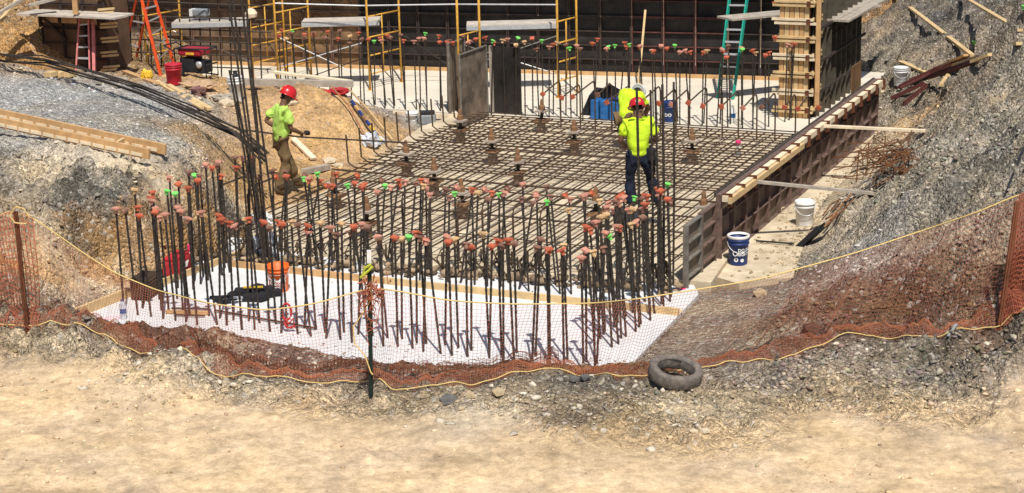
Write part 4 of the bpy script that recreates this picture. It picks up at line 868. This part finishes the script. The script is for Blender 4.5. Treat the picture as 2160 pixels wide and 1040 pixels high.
def crumple(p,s,m,l,name,cat):
    bm=bmesh.new();bmesh.ops.create_icosphere(bm,subdivisions=3,radius=1);V=np.array([v.co[:] for v in bm.verts]);F_=[tuple(v.index for v in f.verts) for f in bm.faces];bm.free()
    k=1+fbm(V[:,0]*3+V[:,2],V[:,1]*3,3,int(p[0]*100)%50)*.9
    tag(MB().add(V*k[:,None]*np.array(s)+p+UP*s[2]*.6,F_).build(name,m),l,cat)
crumple(GT(783,306),(.16,.13,.14),clear_m,'crumpled clear plastic bag at the foot of sand mound','plastic_bag','plastic bag')
crumple(GT(798,300),(.10,.08,.06),clear_m,'smaller scrap of clear plastic right of the bag','plastic_scrap','plastic')
crumple(G(552,470,.35),(.14,.1,.09),white_m,'white crumpled wrap on the bars behind orange bucket','plastic_wrap','plastic wrap')
crumple(G(556,530,.1),(.17,.12,.16),clear_m,'grey crumpled sack between the dowels behind orange bucket','sack','sack')
crumple(GT(415,188),(.3,.18,.10),card_m,'crumpled brown cardboard beside the red drum','cardboard','cardboard')
crumple(GT(420,200),(.16,.12,.10),mat('brown_tub',(.2,.1,.09),.8,.4,8,.3),'dark brown mortar tub on the sand below the generator','mortar_tub','tub')
crumple(GT(478,212),(.22,.13,.08),woodg_m,'dusty cement sack on the sand left of gas cylinder','sack','sack')
crumple(GT(310,168),(.10,.1,.12),yelp_m,'yellow power tool at the foot of orange ladder','power_tool','power tool')
crumple(GT(745,200),(.28,.16,.12),blk_m,'heap of black gear at the top right of the sand mound','gear_heap','gear')
crumple(GT(775,215),(.2,.1,.06),grey_m,'grey folded sheet right of the black gear heap','folded_sheet','sheet')
crumple(GT(715,196),(.2,.1,.06),redf_m,'dark red cloth at top of the sand mound','cloth','cloth')
# ---------------------------------------------------------------- right bank things
t=thing('shovel','black square shovel with rusty handle lying on the concrete strip','shovel',GT(1710,512,.1))
s0_=GT(1685,528,.06);s1_=GT(1738,480,.22);dd=(s1_-s0_);Ls=np.linalg.norm(dd);dd/=Ls;sd=np.cross(dd,UP);sd/=np.linalg.norm(sd);nn=np.cross(sd,dd)
MB().box((s0_+s1_)/2,(Ls*1.0,.26,.02),(dd,sd,nn)).box((s0_+s1_)/2+sd*.12+nn*.03,(Ls,.02,.08),(dd,sd,nn)).box((s0_+s1_)/2-sd*.12+nn*.03,(Ls,.02,.08),(dd,sd,nn)).build('blade',black_m,t,bevel=.01)
MB().tube([s1_,GT(1770,440,.2),GT(1800,405,.1)],.018,7).build('shaft',rust_o,t)
stick([G(1595,508,.03),G(1675,514,.03)],.014,black_m,'thin black rod lying on the concrete strip left of shovel','rod')
c=GT(1870,345,.15);t=thing('scrap_rebar_heap','tangled heap of rusty bent rebar on the right bank','scrap heap',c)
rr_=mat('orange_rusty_bar',(.16,.07,.03),.9,.5,25,.3)
for i in range(46):
    o=c+np.array([rng.normal(0,.33),rng.normal(0,.30),rng.uniform(-.05,.25)]);an=rng.normal(.35,.6);d=np.array([math.cos(an),math.sin(an)*.8,rng.uniform(-.15,.45)])*rng.uniform(.2,.55);k=rng.normal(0,.12,3)
    MB().tube([o-d,o+k,o+d*.8,o+d+np.array([0,0,rng.uniform(-.2,.2)])],.009,5).build('bent_bar',rr_,t)
for i,(q0,q1) in enumerate([((1806,385),(1812,318)),((1828,370),(1833,300)),((1905,345),(1950,305)),((1840,395),(1925,350))]): MB().tube([GT(*q0,.0),D(*q1,GT(*q0)[1]-.0+.1)],.012,6).build('upright_bar',rr_,t)
for i in range(5):
    o=GT(1765+rng.uniform(-16,16),440+rng.uniform(-18,22),.06);d=np.array([.2,.25,.08])*rng.uniform(.6,1.2);tag(MB().tube([o-d,o+rng.normal(0,.04,3),o+d],.013,6).build('scrap_bar',rr_),'short rusty bars scattered between the white bucket and scrap heap','scrap bar','scrap bars near the white bucket')
# far bank lumber and rusty channels
board('lumber',GT(1888,-8,.12),GT(2052,118,.12),.1,.05,wood_m,'long yellow timber running down the upper right bank','lumber')
board('lumber',GT(2030,-8,.1),GT(2152,64,.06),.09,.04,wood_m,'yellow timber at the top right corner of the bank','lumber')
board('lumber',GT(2010,138,.12),GT(2150,92,.12),.1,.05,wood_m,'yellow timber pointing right out of the rusty steel pile','lumber')
board('lumber',GT(1900,130,.06),GT(1958,155,.06),.13,.04,wood_m,'short yellow board beside the lidded white bucket','board')
board('lumber',GT(1985,142,.12),GT(2042,116,.16),.2,.04,woodo_m,'wide tan board lying on the rusty steel','board')
board('lumber',GT(2050,130,.16),GT(2088,115,.16),.09,.05,wood_m,'small yellow offcut at the timber joint on the bank','offcut')
board('lumber',GT(1986,180,.05),GT(2002,158,.05),.1,.05,wood_m,'short yellow block below the rusty steel','block')
board('lumber',GT(1838,200,.04),GT(1862,193,.04),.08,.04,woodp_m,'small pale offcut near the formwork corner','offcut')
st=thing('steel_channel_pile','dark red rusty steel channels piled against the bank','steel pile',GT(1960,170,.1))
for (q0,q1,w_) in[((1896,186),(1985,142),.12),((1920,172),(2040,125),.14),((1880,210),(1950,178),.05),((1905,222),(1955,182),.06),((1960,165),(2060,130),.1)]:
    a_=GT(*q0,.07);b_=GT(*q1,.1);MB().beam(a_,b_,w_,.03).beam(a_+UP*.03,b_+UP*.03,.02,.07).build('channel',mat('red_rust',(.10,.03,.025),.85,.4,12,.3),st)
for (x,y,l) in((2054,118,'green capped stake by the timber joint'),(2158,50,'green capped stake at the right edge of photo')):
    p=GT(x,y);dowel(p,.28,(0,0),.01,'green',l,'green capped stakes on the right bank')
stick([GT(2118,416,.02),GT(2135,372,.03),GT(2160,312,.03)],.014,black_m,'black cable lying up the right bank','cable',cat='cable')
for (x,y,s,l,m_) in[(1448+0,768,.0,'','')][:0]: pass
# darker rocks worth naming on the berm
dk_=mat('dark_rock',(.12,.115,.11),.9,.4,12,.5)
for (x,y,s,l,m_) in[(1212,803,.06,'left of the two dark stones below the net',dk_),(1236,800,.07,'right of the two dark stones below the net',dk_),(944,848,.1,'dark grey stone right of the centre post',dk_),(990,838,.08,'tan rock right of the centre post',rust_l:=mat('tan_rock',(.42,.33,.2),.9,.3,10,.4)),(1053,832,.08,'tan rock farther right of the centre post',rust_l),(1488,912,.055,'pale stone on the road verge, right of a pair',mat('pale_rock',(.56,.46,.32),.9,.2,10,.3)),(1463,914,.05,'pale stone on the road verge, left of a pair',MT['pale_rock']),(1712,698,.12,'brown hole edge clod on the netted bank',mat('brown_clod',(.12,.06,.04),.9,.4,10,.4)),(1370,768,.14,'',None),(925,768,.17,'brown boulder on the berm edge right of centre post',mat('brown_rock',(.32,.21,.14),.9,.3,10,.4)),(1602,624,.11,'tan boulder behind the net on gravel ramp',rust_l)]:
    if m_ is None: continue
    p=GT(x,y);tag(MB().add(SV*np.array([s,s*.8,s*.6])*(1+rng.uniform(-.3,.3,(len(SV),1)))+p+UP*s*.3,[tuple(q) for q in SF]).build('rock',m_),l,'rock')
# white painted arrow stake lying by the bank
board('stake',GT(2000,710,.03),GT(2018,684,.08),.03,.015,grey_m,'grey green stake lying at the foot of netted bank','stake')
# ---------------------------------------------------------------- safety net fence
ST='-40 480 -20 690;32 435 57 692;110 487 100 680;170 530 161 682;240 575 220 712;330 612 320 742;440 640 430 775;560 655 560 798;660 642 670 806;779 608 783 805;830 612 835 828;950 635 960 808;1080 642 1060 795;1250 640 1200 783;1350 630 1290 792;1450 614 1400 785;1600 590 1500 775;1800 535 1700 738;1950 485 1860 715;2060 448 1990 712;2145 412 2112 690;2230 390 2190 600'
T=[];Mi=[];Bo=[]
for s in ST.split(';'):
    tx,ty_,bx,by=map(float,s.split());b=GT(bx,by,.02);m=b+np.array([0,.32,0]);m[2]=tz(m[0],m[1])+.03
    T.append(D(tx,ty_,m[1]));Mi.append(m);Bo.append(b)
T=np.array(T);Mi=np.array(Mi);Bo=np.array(Bo)
def resample(P_,s,n):
    q=np.linspace(0,s[-1],n);return np.stack([np.interp(q,s,P_[:,k]) for k in range(3)],1)
sg=np.concatenate([[0],np.cumsum(np.linalg.norm(np.diff(Bo,axis=0),axis=1))])
NC=int(sg[-1]/.043);Tn=resample(T,sg,NC);Mn=resample(Mi,sg,NC);Bn=resample(Bo,sg,NC)
for arr in(Mn,Bn):
    z_,_,_=th(arr[:,0],arr[:,1]);arr[:,2]=z_+.025
def smooth(a,k=9):
    w_=np.ones(k)/k;return np.stack([np.convolve(np.pad(a[:,i],k//2,'edge'),w_,'valid') for i in range(3)],1)
Tn=smooth(Tn);
cx=np.linspace(0,sg[-1],NC)
fe=thing('safety_fence','orange debris net fence strung on steel posts along the berm','fence',Mn[NC//2])
def netgrid(rows,fn,name,m,r,lo=0,hi=None):
    hi=hi or NC;g=np.array([[fn(i,k/(rows-1)) for i in range(lo,hi)] for k in range(rows)]);b=MB()
    for k in range(rows): b.tube(list(g[k]),r,3)
    for i in range(hi-lo): b.tube(list(g[:,i]),r,3)
    return b.build(name,m,fe)
nz=fbm(cx*1.4,cx*0,3,3);nz2=fbm(cx*4,cx*0+3,3,8)
def fn(i,v):
    if v<.76: 
        u=v/.76;p=Tn[i]*(1-u)+Mn[i]*u;p=p+np.array([0,-1,0])*(.10*math.sin(math.pi*u)*(.6+nz[i]))+np.array([.06*math.sin(u*3+cx[i]*1.3)*u,0,0])
    else:
        u=(v-.76)/.24;p=Mn[i]*(1-u)+Bn[i]*u+UP*(.05*math.sin(math.pi*u)*(1+nz2[i]*2))
    return p
netgrid(30,fn,'net',net_m,.0018)
def fn2(i,v):
    u=v;p=Mn[i]*(1-u)+Bn[i]*u+UP*(.03+.05*math.sin(math.pi*u*1.3+nz[i]*4))+np.array([.02,0,0]);return p
netgrid(10,fn2,'net_fold',mat('dusty_netting',(.42,.15,.07),.8,.3,3,0),.0024)
i0=int(NC*.22);i1=int(NC*.40);i2=int(NC*.42);i3=int(NC*.56)
def fn3(i,v):
    return Mn[i]*(1-v*.42)+Bn[i]*v*.42+UP*(.10+.05*math.sin(v*9+cx[i]*2)+.05*nz2[i])+np.array([0,.06,0])
netgrid(9,fn3,'net_fold',netd_m,.0035,i0,i1);netgrid(9,fn3,'net_fold',netd_m,.0035,i2,i3)
ie=int(NC*.955)
for k in range(4):
    netgrid(26,lambda i,v:fn(i,v)+np.array([.012*k,-.02*k,.013*k]),'net_fold',net_m,.0036,ie,NC)
for k in range(2): netgrid(22,lambda i,v:fn(i,v)+np.array([.012*k+.01,-.02*k-.02,.013*k]),'net_fold',net_m,.003,0,int(NC*.045))
MB().tube([p+UP*.0 for p in Tn],.0085,5).build('top_rope',rope_m,fe,True)
MB().tube([p+UP*.012+np.array([0,-.01,0]) for p in smooth(Bn,5)],.0065,5).build('bottom_rope',rope_m,fe,True)
def fpost(bx,by,tx,ty_,m,wd,label,tip=False):
    b=GT(bx,by);t=D(tx,ty_,b[1]);b=b-(t-b)*.05
    o=MB().beam(b,t,wd,wd*.7,(0,1,0)).box((b+t)/2-np.array([0,wd*.5,0]),(wd*.2,wd*.4,np.linalg.norm(t-b)*.98),(np.array([1.,0,0]),np.array([0,1.,0]),(t-b)/np.linalg.norm(t-b))).build('post',m,fe);o['label']=label
    if tip: MB().beam(t,t-(t-b)/np.linalg.norm(t-b)*.14*-1,wd*1.02,wd*.72,(0,1,0)).build('post_tip',white_m,o if False else fe)
fpost(783,838,779,555,tpost_m,.045,'dark green post with a white tip at centre',True)
fpost(57,694,33,446,rust_m,.05,'rusty post at left')
fpost(2108,692,2146,425,netd_m,.05,'brown post at right')
# tangle of rope and net on the centre post
c=G(783,838,.4);cz=D(783,700,GT(783,838)[1])
for k in range(12):
    pts=[cz+np.array([rng.normal(0,.06),-.03+rng.normal(0,.03),.52-j*.085+rng.normal(0,.02)]) for j in range(rng.randint(4,11))]
    MB().tube(pts,.005,4).build('net_tangle',net_m,fe)
for k in range(30):
    o_=D(783+rng.normal(0,14),615+rng.normal(0,14),GT(783,838)[1]-.05);MB().tube([o_+rng.normal(0,.03,3) for _ in range(5)],.006,4).build('net_tangle',net_m,fe)
MB().tube([D(x,y,GT(783,838)[1]-.05) for x,y in((779,606),(786,628),(765,660),(745,690),(748,725),(770,750),(782,785),(786,790))],.008,5).build('tie_rope',rope_m,fe)
MB().tube([D(x,y,GT(57,694)[1]-.05) for x,y in((32,437),(20,455),(32,470),(55,472),(62,458),(50,440),(33,436))],.008,5).build('tie_rope',rope_m,fe)
tag(MB().tube([D(x,y,GT(783,838)[1]-.06) for x,y in((783,558),(770,565),(765,580),(760,586),(778,570),(786,562))],.016,5).build('weed_strand',mat('yellow_tape',(.45,.48,.05),.7,.3,10,.1)),'yellow green tape tied at the top of the centre post','tape')
# ---------------------------------------------------------------- people
def skinmesh(name,chains,m,parent,sub=2,noise=0.,post=None):
    """chains: list of [(x,y,z,r),...]; identical points join"""
    idx={};V=[];R_=[];E_=[]
    def vid(p):
        k=tuple(round(c,4) for c in p[:3])
        if k not in idx: idx[k]=len(V);V.append(p[:3]);R_.append(p[3])
        return idx[k]
    for ch in chains:
        ids=[vid(p) for p in ch]
        for a,b in zip(ids,ids[1:]): E_.append((a,b))
    me=bpy.data.meshes.new('tmp');me.from_pydata(V,E_,[]);o=bpy.data.objects.new('tmp',me);COL.objects.link(o)
    o.modifiers.new('s','SKIN');sm=o.modifiers.new('u','SUBSURF');sm.levels=sub;sm.render_levels=sub
    if not me.skin_vertices: 
        bm=bmesh.new();bm.from_mesh(me);bm.verts.layers.skin.verify();bm.to_mesh(me);bm.free()
    for i,r in enumerate(R_):
        sv=me.skin_vertices[0].data[i];sv.radius=(r,r);sv.use_root=(i==0)
    dg=bpy.context.evaluated_depsgraph_get();dg.update();m2=bpy.data.meshes.new_from_object(o.evaluated_get(dg));bpy.data.objects.remove(o)
    v=np.array([x.co[:] for x in m2.vertices])
    if post is not None: v=post(v)
    if noise:
        n=np.array([x.normal[:] for x in m2.vertices]);v=v+n*(fbm(v[:,0]*9+v[:,1]*5,v[:,2]*8-v[:,1]*4,3,11)*noise)[:,None]
    m2.vertices.foreach_set('co',v.ravel());m2.polygons.foreach_set('use_smooth',[True]*len(m2.polygons));m2.update()
    m2.materials.clear();m2.materials.append(m);m2.name=name
    ob=bpy.data.objects.new(name,m2);COL.objects.link(ob);ob.parent=parent;ob['_w']=parent['_w'];return ob
def hand(w,d,m_side,up=np.array([0,0,1.]),curl=.5):
    """finger chains starting at wrist w heading d"""
    d=np.array(d,float);d/=np.linalg.norm(d);s=np.cross(d,up);s/=np.linalg.norm(s);n=np.cross(s,d);w=np.array(w);ch=[]
    palm=w+d*.05;ch.append([(*w,.026),(*palm,.034)])
    for k,(o,L) in enumerate(((-.03,.065),(-.01,.075),(.01,.07),(.03,.055))):
        a=palm+s*o+d*.02;b=a+d*L*.5-n*L*.3*curl*2;c=b+d*L*.1-n*L*.5
        ch.append([(*palm,.034),(*a,.013),(*b,.0095),(*c,.008)])
    t0=w+s*.03*m_side+d*.02;t1=t0+s*.025*m_side+d*.03;ch.append([(*w,.026),(*t0,.013),(*t1,.010),(*(t1+d*.025-n*.01),.009)])
    return ch
def squash(yc,k,zmin,zmax,xw=.24):
    def f(v):
        v=v.copy();w_=np.clip((xw-np.abs(v[:,0]))/.08,0,1)*np.clip((v[:,2]-zmin)/.05,0,1)*np.clip((zmax-v[:,2])/.05,0,1)
        v[:,1]=v[:,1]*(1-w_)+((v[:,1]-yc)*k+yc)*w_;return v
    return f
def person(loc,yaw,label,J,shirt,trou,hatm,hand_m=None,dirty=None,hairlong=0,scale=1.,group=None):
    t=thing('person',label,'person',(0,0,0));
    hip,chest,neck,head=[np.array(J[k]) for k in('hip','chest','neck','head')]
    P=lambda p,r:(*np.array(p),r)
    up_=(head-neck);up_/=np.linalg.norm(up_);fw_=np.array(J.get('face',(0,1,0)),float);fw_/=np.linalg.norm(fw_)
    body=[[P(hip,.13),P(hip*.5+chest*.5,.125),P(chest,.132),P(neck-up_*.06,.062),P(neck,.058),P(head-up_*.06+fw_*.015,.072),P(head,.090),P(head+up_*.075,.075)]]
    body.append([P(head-up_*.06+fw_*.015,.072),P(head-up_*.085+fw_*.07,.032)])
    body.append([P(head,.090),P(head-up_*.01+fw_*.098,.014),P(head-up_*.035+fw_*.112,.012)])
    sx=np.cross(fw_,up_);sx/=np.linalg.norm(sx)
    for s in(-1,1): body.append([P(head,.090),P(head+sx*s*.085-up_*.01,.014),P(head+sx*s*.10-up_*.03-fw_*.01,.012)])
    for s,k in((-1,'L'),(1,'R')):
        sh,el,wr=[np.array(q) for q in J['arm'+k]];body.append([P(chest,.132),P(sh,.054),P(sh*.5+el*.5,.050),P(el,.042),P(el*.6+wr*.4,.043),P(wr,.029)])
        body+=hand(wr,wr-el,s)
        kn,an,toe=[np.array(q) for q in J['leg'+k]];hj=np.array(J['hj'+k]);body.append([P(hip,.13),P(hj,.09),P(hj*.5+kn*.5,.078),P(kn,.058),P(kn*.5+an*.5,.052),P(an,.036),P(toe,.035)])
    skinmesh('body',body,skin_m,t,2,post=squash(chest[1],.72,hip[2]-.1,neck[2]-.05))
    sh=[[P(hip-np.array([0,0,.07]),.168),P(hip,.165),P(hip*.55+chest*.45,.165),P(chest,.185),P(neck-up_*.075,.105),P(neck-up_*.03,.072)]]
    for s,k in((-1,'L'),(1,'R')):
        a,e,_=[np.array(q) for q in J['arm'+k]];sh.append([P(chest,.185),P(a,.088),P(a*.55+e*.45,.085),P(a*.22+e*.78,.082)])
    skinmesh('shirt',sh,shirt,t,3,.05,post=squash(chest[1]*.6+hip[1]*.4,.80,hip[2]-.3,neck[2]+.1))
    tr=[]
    for s,k in((-1,'L'),(1,'R')):
        kn,an,toe=[np.array(q) for q in J['leg'+k]];hj=np.array(J['hj'+k]);tr.append([P(hip-up_*.04,.125),P(hj,.112),P(hj*.5+kn*.5,.105),P(kn,.085),P(kn*.5+an*.5,.082),P(an+np.array([0,0,.03]),.078)])
    skinmesh('trousers',tr,trou,t,2,.045,post=squash(hip[1],.78,hip[2]-.2,hip[2]+.2))
    for k in 'LR':
        kn,an,toe=[np.array(q) for q in J['leg'+k]];d=toe-an;d[2]=0;d/=np.linalg.norm(d);heel=an-d*.07
        skinmesh('boot',[[P(an+np.array([0,0,.12]),.055),P(an,.055),P((an*.5+toe*.5)*1.,.052),P(toe+d*.02,.045)],[P(an,.055),P(heel-np.array([0,0,.02]),.045)]],boot_m,t,2)
        MB().tube([heel+np.array([0,0,-.075+0]),an*.5+toe*.5+np.array([0,0,-.075+.0]),toe+d*.06+np.array([0,0,-.055])],[.045,.045,.04],8).build('boot_sole',black_m,t) if False else None
    if J.get('hair',True):
        skinmesh('hair',[[P(head-up_*(.07+hairlong)-fw_*.035,.055),P(head-fw_*.03,.084),P(head+up_*.04-fw_*.012,.088)]],hair_m,t,2)
    ax=np.array([sx,fw_-up_*(fw_@up_),up_]);ax[1]/=np.linalg.norm(ax[1])
    # helmet: dome, ridge and peak
    prof=[(.127,.0),(.124,.02),(.120,.055),(.105,.095),(.077,.127),(.042,.143),(.005,.148)]
    hc=head+up_*.028
    b=MB().lathe(prof,hc,28,ax);V=b.v[0]-hc;l=V@ax.T;l[:,1]*=1.14;b.v[0]=l@ax+hc;h=b.build('helmet',hatm,t,True)
    b=MB().lathe([(.123,-.004),(.143,-.010),(.145,-.004),(.125,.012)],hc,28,ax,close=False);V=b.v[0]-hc;l=V@ax.T;l[:,1]=np.where(l[:,1]>0,l[:,1]*1.42,l[:,1]*1.08);l[:,2]-=np.where(l[:,1]>0,l[:,1]*.08,0);b.v[0]=l@ax+hc;b.build('helmet_brim',hatm,h,True)
    b=MB().tube([hc+ax[1]*y+ax[2]*z for y,z in((.132,.065),(.094,.127),(.03,.153),(-.05,.150),(-.104,.117),(-.136,.055))],.012,6).build('helmet_ridge',hatm,h,True)
    for (x,z,w_,m_) in ((-.03,.05,.05,txt_m),(.012,.062,.03,yelp_m)): 
        q=hc-ax[1]*.137+ax[0]*x+ax[2]*z;MB().box(q,(w_,.012,.035),ax).build('helmet_sticker',m_,h)
    for s in(-1,1): MB().lathe([(.001,-.008),(.009,-.004),(.009,.004),(.001,.008)],head+fw_*.082+sx*s*.032+up_*.012,8).build('eye',white_m,t,True)
    # move everything to its place
    t.location=loc;t.rotation_euler=(0,0,yaw);t.scale=(scale,)*3
    return t
# right worker: back to the camera, arms forward and down, left foot ahead
pr_=G(1347,447,.31)
JR=dict(hip=(0,0,.96),chest=(0,.03,1.33),neck=(0,.05,1.53),head=(0,.10,1.64),face=(-.1,.9,-.35),
 armL=((-.20,.04,1.43),(-.28,.02,1.14),(-.20,.26,1.05)),armR=((.20,.04,1.43),(.29,.02,1.15),(.2,.27,1.06)),
 hjL=(-.10,0,.90),hjR=(.11,0,.90),legL=((-.13,.05,.50),(-.11,-.02,.09),(-.12,.12,.04)),legR=((.22,.14,.50),(.33,.10,.09),(.36,.24,.04)))
t=person(pr_,math.radians(4),'worker in bright yellow shirt and dark jeans standing back turned on the rebar mat',JR,visy_m,jean_m,hat_m,scale=.965)
MB().box((.20,-.05,.93),(.12,.12,.2),).box((.25,.02,.82),(.09,.12,.16)).build('tool_pouch',blk_m,t,bevel=.02);MB().box((.17,.0,1.02),(.1,.18,.04)).build('belt',blk_m,t)
# left worker: side on, facing right and slightly away, holding a long bar
pl_=GT(599,408)
JL=dict(hip=(0,0,.95),chest=(0,.05,1.32),neck=(0,.09,1.51),head=(0,.15,1.62),face=(.15,.92,-.38),
 armL=((-.20,.06,1.42),(-.30,-.14,1.20),(-.10,.10,1.02)),armR=((.20,.06,1.42),(.24,.10,1.12),(.16,.34,1.03)),
 hjL=(-.10,0,.89),hjR=(.10,0,.89),legL=((-.11,.16,.50),(-.10,.30,.12),(-.10,.44,.08)),legR=((.12,.02,.49),(.10,-.12,.09),(.11,.02,.04)))
yl=math.radians(-62)
t=person(pl_,yl,'worker in lime shirt and brown trousers walking with a long rebar by the sand mound',JL,vis_m,khaki_m,hat_m)
MB().lathe([(.035,-.02),(.05,0),(.045,.03)],np.array([.02,.235,1.57]),10).build('face_mask',grey_m,t,True)
for q in((.17,.39,1.02),(-.09,.17,1.02)): 
    skinmesh('glove',[[(q[0],q[1]-.05,q[2],.045),(q[0],q[1]+.04,q[2]-.01,.052)],[(q[0],q[1]+.04,q[2]-.01,.052),(q[0]-.04,q[1]+.06,q[2]-.05,.022)]],blk_m,t)
yh=pl_[1]+.12;hx=D(505,273,yh-.1);hy=D(858,301,yh+.25)
tag(MB().tube([hx,D(634,289,yh+.05),hy],.014,7).build('carried_rebar',rebar_m),'long rebar carried at waist height by left worker','rebar')
# third worker, bent over on the far slab
pb=G(1318,290,.3)
JB=dict(hip=(0,0,.40),chest=(0,.20,.66),neck=(0,.36,.76),head=(0,.46,.76),face=(0,.7,-.6),
 armL=((-.20,.22,.74),(-.26,.40,.50),(-.16,.52,.34)),armR=((.20,.22,.74),(.26,.40,.52),(.16,.54,.38)),
 hjL=(-.11,0,.36),hjR=(.11,0,.36),legL=((-.16,.34,.44),(-.14,.08,.09),(-.14,.22,.04)),legR=((.17,.34,.44),(.14,.08,.09),(.15,.22,.04)))
person(pb,math.radians(-35),'worker in yellow shirt crouching at the rear of the rebar mat behind right worker\'s helmet',JB,visy_m,khaki_m,white_m)

for (a,b,Y,l) in [((300,60),(355,150),39.2,'brace behind the orange ladder'),((350,20),(520,60),39.6,'brace above the left scaffold platform'),((520,20),(585,120),39.5,'brace between the two left scaffold frames'),((765,100),(830,170),39.4,'brace falling right of the middle scaffold platform'),((830,60),(965,150),39.6,'long brace between the middle frame and the upright panels'),((660,160),(830,100),39.3,'brace rising under the middle platform')]: brace(a,b,Y,'thin dull '+l,raild_m)
for (a,b,l) in [((262,150),(330,176),'tan board lying at the foot of orange ladder'),((560,158),(650,172),'short grey board behind the long log'),((850,178),(965,184),'grey plank lying on the far slab left of the upright panels'),((205,172),(250,182),'splintered board beside the grey sleepers')]:
    board('lumber',GT(*a,.05),GT(*b,.05),.12,.04,woodg_m if 'grey' in l else woodo_m,l,'board')
